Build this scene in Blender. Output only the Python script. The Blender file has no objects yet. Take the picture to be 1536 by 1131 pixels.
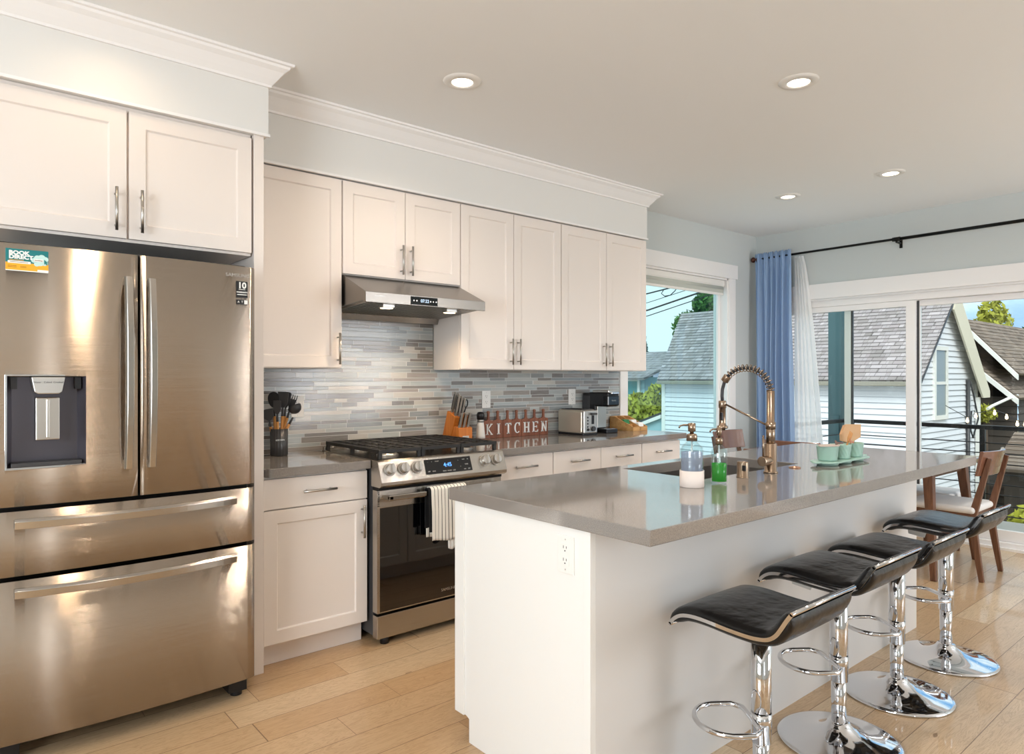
import bpy, bmesh, math, random
from math import sin, cos, pi, radians, sqrt
from mathutils import Vector, Matrix
random.seed(7)
S = bpy.context.scene
COL = S.collection

# ------------------------------------------------------------ camera
cd = bpy.data.cameras.new('camera'); cam = bpy.data.objects.new('camera', cd); COL.objects.link(cam)
cd.sensor_width = 36; cd.lens = 24; cd.clip_start = .05; cd.clip_end = 500
cam.location = (0, 0, 1.325)
cam.rotation_euler = (radians(90), 0, radians(49.92 - 90))
cd.shift_y = .5 / 1536
S.camera = cam
S.view_settings.view_transform = 'Standard'; S.view_settings.look = 'None'
S.view_settings.gamma = 1; S.view_settings.use_curve_mapping = False
S.view_settings.exposure = 0.14
S.cycles.use_denoising = True
S.cycles.sample_clamp_indirect = 6
S.cycles.max_bounces = 10; S.cycles.diffuse_bounces = 5; S.cycles.glossy_bounces = 6
S.cycles.transmission_bounces = 8; S.cycles.transparent_max_bounces = 16
S.cycles.caustics_reflective = False; S.cycles.caustics_refractive = False

# ------------------------------------------------------------ node helpers
def lin(c):
    if isinstance(c, str):
        c = [int(c[i:i+2], 16) / 255 for i in (0, 2, 4)]
        c = [x / 12.92 if x <= .04045 else ((x + .055) / 1.055) ** 2.4 for x in c]
    return (c[0], c[1], c[2], 1)
class N:
    def __init__(s, tree): s.t = tree
    def n(s, typ, **kw):
        nd = s.t.nodes.new(typ)
        for k, v in kw.items():
            if k.startswith('i_'):
                k = k[2:]; k = int(k) if k.isdigit() else k.replace('_', ' ')
                s.set(nd.inputs[k], v)
            else: setattr(nd, k, v)
        return nd
    def set(s, sock, v):
        if isinstance(v, bpy.types.NodeSocket): s.t.links.new(v, sock)
        else: sock.default_value = v
    def m(s, op, a, b=None, c=None):
        nd = s.t.nodes.new('ShaderNodeMath'); nd.operation = op
        s.set(nd.inputs[0], a)
        if b is not None: s.set(nd.inputs[1], b)
        if c is not None: s.set(nd.inputs[2], c)
        return nd.outputs[0]
    def mix(s, f, a, b, mode='MIX'):
        nd = s.t.nodes.new('ShaderNodeMix'); nd.data_type = 'RGBA'; nd.blend_type = mode
        s.set(nd.inputs[0], f); s.set(nd.inputs[6], a); s.set(nd.inputs[7], b); return nd.outputs[2]
    def ramp(s, f, pts):
        nd = s.t.nodes.new('ShaderNodeValToRGB'); e = nd.color_ramp.elements
        while len(e) < len(pts): e.new(.5)
        for i, (p, c) in enumerate(pts): e[i].position = p; e[i].color = lin(c)
        s.set(nd.inputs[0], f); return nd.outputs[0]
    def xyz(s, kind='Object'):
        tc = s.t.nodes.new('ShaderNodeTexCoord'); sp = s.t.nodes.new('ShaderNodeSeparateXYZ')
        s.t.links.new(tc.outputs[kind], sp.inputs[0]); return sp.outputs[0], sp.outputs[1], sp.outputs[2], tc.outputs[kind]
    def comb(s, x, y, z=0.0):
        nd = s.t.nodes.new('ShaderNodeCombineXYZ'); s.set(nd.inputs[0], x); s.set(nd.inputs[1], y); s.set(nd.inputs[2], z); return nd.outputs[0]
    def rnd(s, x, y=0.0, z=0.0):
        nd = s.t.nodes.new('ShaderNodeTexWhiteNoise'); nd.noise_dimensions = '3D'; s.set(nd.inputs[0], s.comb(x, y, z)); return nd.outputs[0], nd.outputs[1]
    def noise(s, vec, scale=5, detail=3, rough=.5, dist=0):
        nd = s.t.nodes.new('ShaderNodeTexNoise'); s.set(nd.inputs['Vector'], vec); nd.inputs['Scale'].default_value = scale
        nd.inputs['Detail'].default_value = detail; nd.inputs['Roughness'].default_value = rough; nd.inputs['Distortion'].default_value = dist
        return nd.outputs[0]
    def mapv(s, vec, sc=(1, 1, 1), rot=(0, 0, 0)):
        nd = s.t.nodes.new('ShaderNodeMapping'); s.set(nd.inputs[0], vec); nd.inputs['Scale'].default_value = sc; nd.inputs['Rotation'].default_value = rot; return nd.outputs[0]
    def bump(s, h, strength=.2, dist=.01):
        nd = s.t.nodes.new('ShaderNodeBump'); nd.inputs['Strength'].default_value = strength; nd.inputs['Distance'].default_value = dist
        s.set(nd.inputs['Height'], h); return nd.outputs[0]

def mat(name, col='ffffff', rough=.5, metal=0, spec=.5, trans=0, ior=1.45, emit=None, es=0, coat=0, sheen=0, alpha=1, aniso=0):
    m = bpy.data.materials.new(name); m.use_nodes = True
    b = m.node_tree.nodes['Principled BSDF']
    b.inputs['Base Color'].default_value = lin(col); b.inputs['Roughness'].default_value = rough
    b.inputs['Metallic'].default_value = metal; b.inputs['Specular IOR Level'].default_value = spec
    b.inputs['Transmission Weight'].default_value = trans; b.inputs['IOR'].default_value = ior
    b.inputs['Coat Weight'].default_value = coat; b.inputs['Sheen Weight'].default_value = sheen
    b.inputs['Alpha'].default_value = alpha; b.inputs['Anisotropic'].default_value = aniso
    if emit: b.inputs['Emission Color'].default_value = lin(emit); b.inputs['Emission Strength'].default_value = es
    m['b'] = 1
    return m
def BN(m): return N(m.node_tree), m.node_tree.nodes['Principled BSDF']

# ------------------------------------------------------------ world: blue sky with bright broken cloud
w = bpy.data.worlds.new('sky'); S.world = w; w.use_nodes = True
q = N(w.node_tree); bg = w.node_tree.nodes['Background']
x, y, z, v = q.xyz('Generated')
n1 = q.noise(q.mapv(v, (1.6, 1.6, 4.0)), 2.6, 8, .62, .3)
n2 = q.noise(q.mapv(v, (1, 1, 2.2)), 9, 6, .6, .2)
f = q.m('ADD', q.m('MULTIPLY', n1, .8), q.m('MULTIPLY', n2, .2))
# more cloud towards +y (behind the kitchen window), clearer towards +x
f = q.m('ADD', f, q.m('MULTIPLY', q.m('SUBTRACT', .93, q.m('SUBTRACT', x, q.m('MULTIPLY', y, .25))), .9))
cl = q.ramp(f, [(.40, '6c9fd2'), (.50, '8fb9e0'), (.58, 'c5d8e8'), (.68, 'e6ecf1')])
hz = q.m('MAXIMUM', q.m('SUBTRACT', 1.0, q.m('MULTIPLY', q.m('ABSOLUTE', z), 3.2)), 0.0)
cl = q.mix(q.m('MULTIPLY', hz, .25), cl, lin('f3f6f8'))
q.set(bg.inputs[0], cl); bg.inputs[1].default_value = 1.5

def area(name, loc, rot, sx, sy, power, col, spread=180):
    l = bpy.data.lights.new(name, 'AREA'); l.shape = 'RECTANGLE'; l.size = sx; l.size_y = sy; l.energy = power; l.color = col
    l.spread = radians(spread)
    o = bpy.data.objects.new(name, l); o.location = loc; o.rotation_euler = rot; COL.objects.link(o); return o
# added area lamps outside the unseen windows behind the camera, as daylight fill
area('daylight_rear_window', (4.9, -2.95, 1.45), (radians(90), 0, 0), 2.0, 1.7, 95, (.95, .97, 1))
area('daylight_rear_window_narrow', (.16, -2.95, 1.5), (radians(90), 0, 0), .26, 1.9, 16, (.95, .97, 1))
area('daylight_side_window', (-2.75, .3, 1.5), (0, radians(-90), 0), 1.6, 2.2, 150, (.86, .94, 1))
sl_ = bpy.data.lights.new('sun', 'SUN'); sl_.energy = 2.6; sl_.angle = radians(25); sl_.color = (1, .97, .93)
so = bpy.data.objects.new('sun', sl_); COL.objects.link(so); so.location = (0, 0, 12)
so.rotation_euler = Vector((.62, .48, -.80)).to_track_quat('-Z', 'Y').to_euler()

# ------------------------------------------------------------ materials
M = {}
M['cab'] = mat('cabinet paint', 'e8dfd8', .38); M['cabisl'] = mat('island cabinet paint', 'e8e7e4', .38)  # same paint twice: lamp warmth put into the wall units' colour, island kept cool
M['trimw'] = mat('trim paint', 'eeeceb', .4)
M['cabgrey'] = mat('island back panel', 'dcdad8', .45)
M['wall'] = mat('wall paint', 'c9cecd', .75)
M['soff'] = mat('soffit paint', 'e0dfdc', .7)
M['ceil'] = mat('ceiling paint', 'eff1f2', .9)
M['steelbar'] = mat('brushed nickel', 'b9b4ad', .28, 1)
M['chrome'] = mat('chrome', 'dcdde0', .05, 1)
M['bronze'] = mat('brushed bronze nickel', '9f8b78', .27, 1)
M['black'] = mat('black plastic', '17171a', .35)
M['blackgloss'] = mat('black glass', '0b0c0f', .06, 0, .6)
M['iron'] = mat('cast iron', '1d1b1a', .5)
M['leather'] = mat('black leather', '100f0f', .27)
M['white'] = mat('white plastic', 'e8e6e2', .35)
M['paper'] = mat('white paper', 'f0efec', .8)
M['darkgap'] = mat('dark void', '0c0b0a', .8)
M['darkgrey'] = mat('dark grey', '3a3a3c', .4)
M['silver'] = mat('satin silver', 'c4c2be', .3, .9)
M['lampw'] = mat('lamp diffuser', 'ffffff', .5, emit='ffe9cc', es=9)
M['bulb'] = mat('bulb glow', 'ffffff', .5, emit='ffd79a', es=6)
M['led'] = mat('display digits', '000000', .5, emit='cfe6ff', es=1.6)
M['ledblue'] = mat('blue digits', '000000', .5, emit='5aa2ff', es=2.2)
M['ledw'] = mat('hood lamp', 'ffffff', .5, emit='ffdfae', es=6)
M['teal'] = mat('teal print', '16777a', .5)
M['tealight'] = mat('pale cloud print', 'bfe0dc', .5)
M['yellow'] = mat('yellow print', 'f3ad2c', .5)
M['brownprint'] = mat('brown print', '6a4a1a', .6)
M['mint'] = mat('mint ceramic', '9dbdb0', .3)
M['orange'] = mat('orange wood', 'b8641f', .35)
M['rod'] = mat('black rod', '14130f', .35, .5)
M['finial'] = mat('bronze finial', '57352a', .3, .6)
M['black_cloth'] = mat('black cloth', '121214', .9)
M['white_cloth'] = mat('white cloth', 'e6e4e0', .9)
M['cushion'] = mat('white cushion fabric', 'e6e5e4', .9)
M['railm'] = mat('black railing', '1b1b1d', .4, .3)
M['post'] = mat('teal grey post', '3b5a60', .6)
M['fascia'] = mat('white fascia', 'e6e6e2', .6)
M['soffc'] = mat('cream soffit', 'd6d0bd', .7)
M['conc'] = mat('deck surface', 'b9b6ae', .8)
M['wire'] = mat('utility cable', '2a2c30', .7)
M['greenleaf'] = mat('green leaves', '3f6b32', .7)
M['yleaf'] = mat('yellow green leaves', '94983a', .7)
M['dleaf'] = mat('conifer needles', '2d4a44', .8)
M['bark'] = mat('bark', '4e4034', .9)
M['lilac'] = mat('lilac siding', 'b3b8d2', .7)
M['tealside'] = mat('pale teal siding', '9fc0c8', .7)
M['tagm'] = mat('printed tag', 'c9c7c2', .8)
M['soapwhite'] = mat('pinkish white rubber', 'e2d6cf', .5)
M['sinkm'] = mat('sink steel', '8b857f', .3, .9)
M['packet'] = mat('green tea packet', '2f7d45', .5)
M['kraft'] = mat('kraft board', 'd3a97f', .7)
M['woodlight'] = mat('light beech', 'c98d4e', .5)
M['brickred'] = mat('rust shingle', '8a4f36', .8)

# leaves get variation
for k in ('greenleaf', 'yleaf', 'dleaf'):
    q, b = BN(M[k]); x, y, z, v = q.xyz(); c = b.inputs['Base Color'].default_value[:]
    nn = q.noise(v, 6, 4, .7)
    q.set(b.inputs['Base Color'], q.mix(nn, (c[0]*.35, c[1]*.4, c[2]*.35, 1), (min(c[0]*2.0, 1), min(c[1]*1.9, 1), c[2]*1.5, 1)))

def tinted_glass(name, tint, refl=.08):
    m = bpy.data.materials.new(name); m.use_nodes = True; t = m.node_tree; t.nodes.clear(); q = N(t)
    o = q.n('ShaderNodeOutputMaterial'); tr = q.n('ShaderNodeBsdfTransparent'); tr.inputs[0].default_value = lin(tint)
    g = q.n('ShaderNodeBsdfGlossy'); g.inputs['Roughness'].default_value = 0.0; g.inputs['Color'].default_value = (1, 1, 1, 1)
    fr = q.n('ShaderNodeLayerWeight'); fr.inputs[0].default_value = .5
    mx = q.n('ShaderNodeMixShader'); q.set(mx.inputs[0], q.m('ADD', refl * .6, q.m('MULTIPLY', q.m('POWER', fr.outputs[1], 5.0), .5)))
    q.set(mx.inputs[1], tr.outputs[0]); q.set(mx.inputs[2], g.outputs[0]); q.set(o.inputs[0], mx.outputs[0]); return m
M['glass'] = tinted_glass('door glass', 'f9fdfc', .03)
M['glassteal'] = tinted_glass('teal coated window glass', 'dff0f1', .04)
M['bottleglass'] = tinted_glass('clear bottle glass', 'f6fafa', .07)
def liquid(name, col, f):
    m = bpy.data.materials.new(name); m.use_nodes = True; t = m.node_tree; t.nodes.clear(); q = N(t)
    o = q.n('ShaderNodeOutputMaterial'); tr = q.n('ShaderNodeBsdfTransparent'); tr.inputs[0].default_value = lin(col)
    d = q.n('ShaderNodeBsdfDiffuse'); d.inputs[0].default_value = lin(col); l = q.n('ShaderNodeBsdfTranslucent'); l.inputs[0].default_value = lin(col)
    a = q.n('ShaderNodeMixShader'); a.inputs[0].default_value = .5; q.set(a.inputs[1], d.outputs[0]); q.set(a.inputs[2], l.outputs[0])
    b = q.n('ShaderNodeMixShader'); b.inputs[0].default_value = f; q.set(b.inputs[1], a.outputs[0]); q.set(b.inputs[2], tr.outputs[0])
    g = q.n('ShaderNodeBsdfGlossy'); g.inputs['Roughness'].default_value = .03; c = q.n('ShaderNodeMixShader'); c.inputs[0].default_value = .05
    q.set(c.inputs[1], b.outputs[0]); q.set(c.inputs[2], g.outputs[0]); q.set(o.inputs[0], c.outputs[0]); return m
M['greenliq'] = liquid('green soap', '1fd43c', .35)
M['blueliq'] = liquid('pale lilac soap', 'dcdff0', .55)

# brushed stainless: fine horizontal brush lines tilt the normal up and down
def brushed(name, col, rough, k=.5):
    m = mat(name, col, rough, 1); q, b = BN(m); x, y, z, v = q.xyz()
    n1_ = q.noise(q.mapv(v, (3, 3, 1400)), 1, 3, .7)
    w_, _ = q.rnd(q.m('MULTIPLY', x, 913.0), q.m('MULTIPLY', z, 9137.0), q.m('MULTIPLY', y, 311.0))
    w2_, _ = q.rnd(q.m('MULTIPLY', x, 517.0), q.m('MULTIPLY', z, 7393.0), 5.5)
    tilt = q.m('ADD', q.m('MULTIPLY', q.m('SUBTRACT', n1_, .5), k * 1.2), q.m('MULTIPLY', q.m('SUBTRACT', q.m('ADD', w_, w2_), 1.0), k))
    g_ = q.n('ShaderNodeNewGeometry'); ad = q.n('ShaderNodeVectorMath', operation='ADD'); q.set(ad.inputs[0], g_.outputs['Normal']); q.set(ad.inputs[1], q.comb(0.0, 0.0, tilt))
    nm = q.n('ShaderNodeVectorMath', operation='NORMALIZE'); q.set(nm.inputs[0], ad.outputs[0]); q.set(b.inputs['Normal'], nm.outputs[0])
    q.set(b.inputs['Base Color'], q.mix(q.m('MULTIPLY', n1_, .25), lin(col), lin('8e857b')))
    return m
M['stain'] = brushed('brushed stainless', 'beb3a7', .13, 1.0)
M['stain2'] = brushed('brushed stainless range', 'bdb6ad', .18, .45)
M['handle'] = mat('satin handle steel', 'b3ada6', .22, 1)

# speckled quartz counter
m = M['counter'] = mat('grey quartz', '8b8580', .07, 0, .5, ior=1.9); q, b = BN(m); x, y, z, v = q.xyz()
nn = q.noise(v, 420, 2, .6)
q.set(b.inputs['Base Color'], q.ramp(nn, [(.3, '736d69'), (.5, '86807b'), (.7, '98928c')]))

def tiles(name, u, vv, rows, wmin, cols, mortar, mcol, q, b, rough=.2, wvar=1.0, bumps=.3):
    """linear mosaic: rows = list of row heights repeating; random tile ends per row"""
    P = sum(rows)
    per = q.m('FLOOR', q.m('DIVIDE', vv, P)); fr = q.m('SUBTRACT', vv, q.m('MULTIPLY', per, P))
    idx = 0.0; start = 0.0; acc = 0
    for h in rows[:-1]:
        acc += h; st = q.m('GREATER_THAN', fr, acc)
        idx = q.m('ADD', idx, st); start = q.m('ADD', start, q.m('MULTIPLY', st, h))
    if len(rows) == 1: row = per; loc = fr; hh = rows[0]
    else:
        row = q.m('ADD', q.m('MULTIPLY', per, float(len(rows))), idx); loc = q.m('SUBTRACT', fr, start); hh = None
    r1, _ = q.rnd(row, 3.3); r2, _ = q.rnd(row, 7.7)
    wd = q.m('MULTIPLY', q.m('ADD', 1.0, q.m('MULTIPLY', r1, wvar)), wmin)
    # wobble gives unequal lengths inside a row
    uu = q.m('ADD', u, q.m('MULTIPLY', r2, 5.0))
    uw = q.m('ADD', uu, q.m('MULTIPLY', q.m('SINE', q.m('MULTIPLY', uu, 5.3 / (wmin * 3))), wmin * .42))
    k = q.m('DIVIDE', uw, wd); cell = q.m('FLOOR', k); fu = q.m('MULTIPLY', q.m('SUBTRACT', k, cell), wd)
    mu = q.m('LESS_THAN', fu, mortar); mv = q.m('LESS_THAN', loc, mortar)
    mm = q.m('MAXIMUM', mu, mv)
    rc, _ = q.rnd(cell, row, 1.5)
    return mm, rc, cell, row
# backsplash
m = M['splash'] = mat('linear mosaic tile', 'aaaaaa', .22, 0, .6); q, b = BN(m); x, y, z, v = q.xyz()
mm, rc, cell, row = tiles('s', x, z, [.033, .020, .020, .027, .020], .125, None, .0022, None, q, b)
col = q.ramp(rc, [(0, '82898b'), (.15, '9fa5a5'), (.3, '736d69'), (.42, 'b4b8b6'), (.54, '8f8882'), (.68, 'a9b1b3'), (.8, '6b6563'), (.9, 'bbb7af')])
for nd in m.node_tree.nodes:
    if nd.type == 'VALTORGB': nd.color_ramp.interpolation = 'CONSTANT'
st = q.noise(q.mapv(v, (9, 9, 160)), 1, 3, .6)
col = q.mix(.16, col, q.ramp(st, [(.3, '6f6a66'), (.7, 'dddad4')]))
q.set(b.inputs['Base Color'], q.mix(mm, col, lin('d2d2cf')))
q.set(b.inputs['Roughness'], q.m('ADD', .14, q.m('MULTIPLY', mm, .5)))
q.set(b.inputs['Normal'], q.bump(q.m('SUBTRACT', 1.0, mm), .35, .002))
# oak floor
m = M['floor'] = mat('oak plank floor', 'c49a6c', .30, 0, .5, coat=.25); q, b = BN(m); x, y, z, v = q.xyz()
mm, rc, cell, row = tiles('f', x, q.m('ADD', y, 50.0), [.165], .62, None, .0030, None, q, b, wvar=.6)
r1, rcol = q.rnd(cell, row, 4.4)
off = q.comb(q.m('MULTIPLY', rc, 37.0), q.m('MULTIPLY', r1, 11.0), 0)
va = q.n('ShaderNodeVectorMath', operation='ADD'); q.set(va.inputs[0], v); q.set(va.inputs[1], off); vo = va.outputs[0]
g1 = q.noise(q.mapv(vo, (1.1, 10, 1)), 2.2, 5, .62, 1.6)
g2 = q.noise(q.mapv(vo, (4, 110, 1)), 2.0, 3, .6, .3)
rings = q.m('FRACT', q.m('MULTIPLY', g1, 9.0)); rings = q.m('POWER', q.m('ABSOLUTE', q.m('SUBTRACT', q.m('MULTIPLY', rings, 2.0), 1.0)), 3.0)
base = q.ramp(rc, [(0, 'b9946c'), (.3, 'dabe9a'), (.6, 'c9a57d'), (1, 'e2caa8')])
base = q.mix(q.m('MULTIPLY', rings, .48), base, lin('8f6b45'))
base = q.mix(q.m('MULTIPLY', g2, .5), base, lin('a3845f'))
kn = q.noise(q.mapv(vo, (3, 9, 1)), 2.3, 2, .5)
kn = q.m('MULTIPLY', q.m('GREATER_THAN', kn, .765), .6)
base = q.mix(kn, base, lin('6a4a2c'))
q.set(b.inputs['Base Color'], q.mix(q.m('MULTIPLY', mm, .85), base, lin('6a4d30')))
q.set(b.inputs['Roughness'], q.m('ADD', .26, q.m('MULTIPLY', g2, .16)))
q.set(b.inputs['Normal'], q.bump(q.m('SUBTRACT', g2, mm), .16, .003))
# generic wood
def wood(name, c1, c2, axis=2, rough=.4, sc=1.0):
    m = mat(name, c1, rough); q, b = BN(m); x, y, z, v = q.xyz()
    s3 = [22 * sc] * 3; s3[axis] = 1.6 * sc
    n_ = q.noise(q.mapv(v, tuple(s3)), 2, 4, .6, .8)
    q.set(b.inputs['Base Color'], q.ramp(n_, [(.3, c1), (.7, c2)])); return m
M['walnut'] = wood('walnut', '583a2a', '80583f', 2)
M['walnutx'] = wood('walnut top', '7c5238', '9c6f50', 0)
M['board'] = wood('reddish brown board', '6b3d2b', '965c42', 2, .5)
M['blockwood'] = wood('honey block wood', 'a95a1c', 'c87a30', 2, .35)
M['bamboo'] = wood('bamboo', 'c08a4e', 'dcae72', 0, .45)
# shingles (object z is up, y along)
def shingle(name, cols, u='y', h=.07, wd=.08, off=10.0):
    m = mat(name, cols[0], .9); q, b = BN(m); x, y, z, v = q.xyz()
    uu = {'x': x, 'y': y}[u]
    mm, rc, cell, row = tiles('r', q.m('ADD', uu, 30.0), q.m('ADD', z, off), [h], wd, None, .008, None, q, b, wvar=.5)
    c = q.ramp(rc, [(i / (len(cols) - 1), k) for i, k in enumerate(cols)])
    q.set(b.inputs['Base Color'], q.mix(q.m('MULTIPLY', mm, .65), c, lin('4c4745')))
    nn = q.noise(v, 60, 2, .7); q.set(b.inputs['Normal'], q.bump(nn, .3, .01)); return m
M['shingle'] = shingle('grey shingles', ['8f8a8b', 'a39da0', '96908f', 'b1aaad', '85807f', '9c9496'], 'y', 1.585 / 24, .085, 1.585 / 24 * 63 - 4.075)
M['shingleb'] = shingle('brown shingles', ['77695e', '8b7c6f', '6c6056', '94867a'], 'x', .09, .2)
M['siding'] = mat('white vinyl siding', 'dfe2e8', .6)
M['brownside'] = mat('brown siding', '4b443e', .8)
M['bluecurt'] = mat('blue curtain fabric', '8ca7cb', .8, sheen=.3)
# sheer
m = bpy.data.materials.new('sheer fabric'); m.use_nodes = True; M['sheer'] = m; t = m.node_tree; t.nodes.clear(); q = N(t)
o_ = q.n('ShaderNodeOutputMaterial'); d_ = q.n('ShaderNodeBsdfDiffuse'); d_.inputs[0].default_value = lin('fdfdfd')
tl = q.n('ShaderNodeBsdfTranslucent'); tl.inputs[0].default_value = lin('fdfdfd'); tp = q.n('ShaderNodeBsdfTransparent')
a1 = q.n('ShaderNodeMixShader'); a1.inputs[0].default_value = .5; q.set(a1.inputs[1], d_.outputs[0]); q.set(a1.inputs[2], tl.outputs[0])
a2 = q.n('ShaderNodeMixShader'); a2.inputs[0].default_value = .12; q.set(a2.inputs[1], a1.outputs[0]); q.set(a2.inputs[2], tp.outputs[0])
q.set(o_.inputs[0], a2.outputs[0])
# striped towel
m = M['stripe'] = mat('striped towel', 'e9e4da', .9); q, b = BN(m); x, y, z, v = q.xyz()
fr = q.m('FRACT', q.m('DIVIDE', x, .021)); st = q.m('LESS_THAN', fr, .17)
q.set(b.inputs['Base Color'], q.mix(st, lin('ece7de'), lin('23201f')))
# garden ground
m = M['ground'] = mat('garden ground', '6a7a3a', .9); q, b = BN(m); x, y, z, v = q.xyz()
nn = q.noise(v, .5, 5, .7); q.set(b.inputs['Base Color'], q.ramp(nn, [(.35, '55563f'), (.5, '77764f'), (.62, '8b7f6a')]))
# leather bump
q, b = BN(M['leather']); x, y, z, v = q.xyz(); q.set(b.inputs['Normal'], q.bump(q.noise(v, 9, 3, .5), .25, .03))

# ------------------------------------------------------------ mesh builder
class MB:
    def __init__(s): s.v = []; s.f = []; s.sm = []
    def add(s, vs, fs, smooth=False):
        o = len(s.v); s.v += [tuple(p) for p in vs]
        for f in fs: s.f.append([i + o for i in f]); s.sm.append(smooth)
        return s
    def box(s, x0, x1, y0, y1, z0, z1):
        return s.add([(x0, y0, z0), (x1, y0, z0), (x1, y1, z0), (x0, y1, z0), (x0, y0, z1), (x1, y0, z1), (x1, y1, z1), (x0, y1, z1)],
                     [(0, 3, 2, 1), (4, 5, 6, 7), (0, 1, 5, 4), (1, 2, 6, 5), (2, 3, 7, 6), (3, 0, 4, 7)])
    def prism(s, poly, axis, a, b, smooth=False):
        """poly: 2D points in the two other axes (order x,y,z without axis)"""
        def mk(p, d):
            p = list(p); p.insert(axis, d); return tuple(p)
        n = len(poly); vs = [mk(p, a) for p in poly] + [mk(p, b) for p in poly]
        area_ = sum(poly[i][0] * poly[(i+1) % n][1] - poly[(i+1) % n][0] * poly[i][1] for i in range(n))
        pos = (area_ > 0) ^ (axis == 1) ^ (b < a)
        top = list(range(n, 2 * n)); bot = list(range(n))[::-1]
        fs = [[i, (i + 1) % n, n + (i + 1) % n, n + i] for i in range(n)]
        if not pos: top = top[::-1]; bot = bot[::-1]; fs = [f[::-1] for f in fs]
        s.add(vs, fs, smooth); o = len(s.v) - 2 * n
        for f in (top, bot): s.f.append([i + o for i in f]); s.sm.append(False)
        return s
    def cone(s, p0, p1, r0, r1, n=16, caps=True):
        p0 = Vector(p0); p1 = Vector(p1); d = (p1 - p0).normalized()
        a = d.orthogonal().normalized(); b = d.cross(a)
        vs = []
        for p, r in ((p0, r0), (p1, r1)):
            for i in range(n):
                t = 2 * pi * i / n; vs.append(p + (a * cos(t) + b * sin(t)) * r)
        s.add(vs, [(i, (i + 1) % n, n + (i + 1) % n, n + i) for i in range(n)], True)
        if caps:
            o = len(s.v) - 2 * n
            s.f.append([o + i for i in range(n)][::-1]); s.sm.append(False)
            s.f.append([o + n + i for i in range(n)]); s.sm.append(False)
        return s
    def cyl(s, p0, p1, r, n=16): return s.cone(p0, p1, r, r, n)
    def lathe(s, prof, c=(0, 0), n=32, smooth=True):
        """prof: list of (r, z)"""
        vs = []; fs = []; k = len(prof)
        for i in range(n):
            t = 2 * pi * i / n
            for r, z in prof: vs.append((c[0] + r * cos(t), c[1] + r * sin(t), z))
        for i in range(n):
            j = (i + 1) % n
            for a in range(k - 1):
                fs.append((i * k + a, j * k + a, j * k + a + 1, i * k + a + 1))
        return s.add(vs, fs, smooth)
    def tube(s, pts, r, n=8, closed=False, caps=True):
        pts = [Vector(p) for p in pts]; k = len(pts); vs = []; prev = None
        rr = r if isinstance(r, (list, tuple)) else [r] * k
        for i, p in enumerate(pts):
            if closed: d = (pts[(i + 1) % k] - pts[i - 1])
            else: d = pts[min(i + 1, k - 1)] - pts[max(i - 1, 0)]
            d.normalize()
            if prev is None: a = d.orthogonal().normalized()
            else:
                a = prev - d * prev.dot(d)
                a = a.normalized() if a.length > 1e-6 else d.orthogonal().normalized()
            prev = a; b = d.cross(a)
            for j in range(n):
                t = 2 * pi * j / n; vs.append(p + (a * cos(t) + b * sin(t)) * rr[i])
        fs = []
        for i in range(k if closed else k - 1):
            for j in range(n):
                i2 = (i + 1) % k
                fs.append((i * n + j, i * n + (j + 1) % n, i2 * n + (j + 1) % n, i2 * n + j))
        s.add(vs, fs, True)
        if caps and not closed:
            o = len(s.v) - k * n
            s.f.append([o + j for j in range(n)][::-1]); s.sm.append(False)
            s.f.append([o + (k - 1) * n + j for j in range(n)]); s.sm.append(False)
        return s
    def grid(s, rows, smooth=True):
        a = len(rows); b = len(rows[0]); vs = [p for r in rows for p in r]
        return s.add(vs, [(i * b + j, i * b + j + 1, (i + 1) * b + j + 1, (i + 1) * b + j) for i in range(a - 1) for j in range(b - 1)], smooth)
    def beam(s, p0, p1, w, h, w1=None, h1=None):
        """rectangular bar from p0 to p1; w along horizontal-ish side, h other"""
        p0 = Vector(p0); p1 = Vector(p1); d = (p1 - p0).normalized()
        up = Vector((0, 0, 1)) if abs(d.z) < .8 else Vector((0, 1, 0))
        a = d.cross(up).normalized(); b = a.cross(d).normalized(); vs = []
        for p, ww, hh in ((p0, w, h), (p1, w1 or w, h1 or h)):
            for sa, sb in ((-1, -1), (1, -1), (1, 1), (-1, 1)): vs.append(p + a * sa * ww / 2 + b * sb * hh / 2)
        return s.add(vs, [(0, 1, 5, 4), (1, 2, 6, 5), (2, 3, 7, 6), (3, 0, 4, 7), (3, 2, 1, 0), (4, 5, 6, 7)])
    def ring(s, axis, a, b, u0, u1, z0, z1, l, r, bt, tp):
        """rectangular frame, depth a..b along axis 0/1, border widths left, right, bottom, top"""
        o = [(u0, z0), (u1, z0), (u1, z1), (u0, z1)]; i = [(u0 + l, z0 + bt), (u1 - r, z0 + bt), (u1 - r, z1 - tp), (u0 + l, z1 - tp)]
        mk = (lambda p, d: (d, p[0], p[1])) if axis == 0 else (lambda p, d: (p[0], d, p[1]))
        vs = [mk(p, a) for p in o] + [mk(p, a) for p in i] + [mk(p, b) for p in o] + [mk(p, b) for p in i]; fs = []
        for k in range(4):
            j = (k + 1) % 4
            fs += [(k, j, 4 + j, 4 + k), (8 + k, 12 + k, 12 + j, 8 + j), (k, 8 + k, 8 + j, j), (4 + k, 4 + j, 12 + j, 12 + k)]
        return s.add(vs, fs)
    def xf(s, mtx):
        s.v = [tuple(mtx @ Vector(p)) for p in s.v]; return s
    def merge(s, o): return s.add(o.v, o.f) if False else s._m(o)
    def _m(s, o):
        k = len(s.v); s.v += o.v; s.f += [[i + k for i in f] for f in o.f]; s.sm += o.sm; return s

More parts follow.
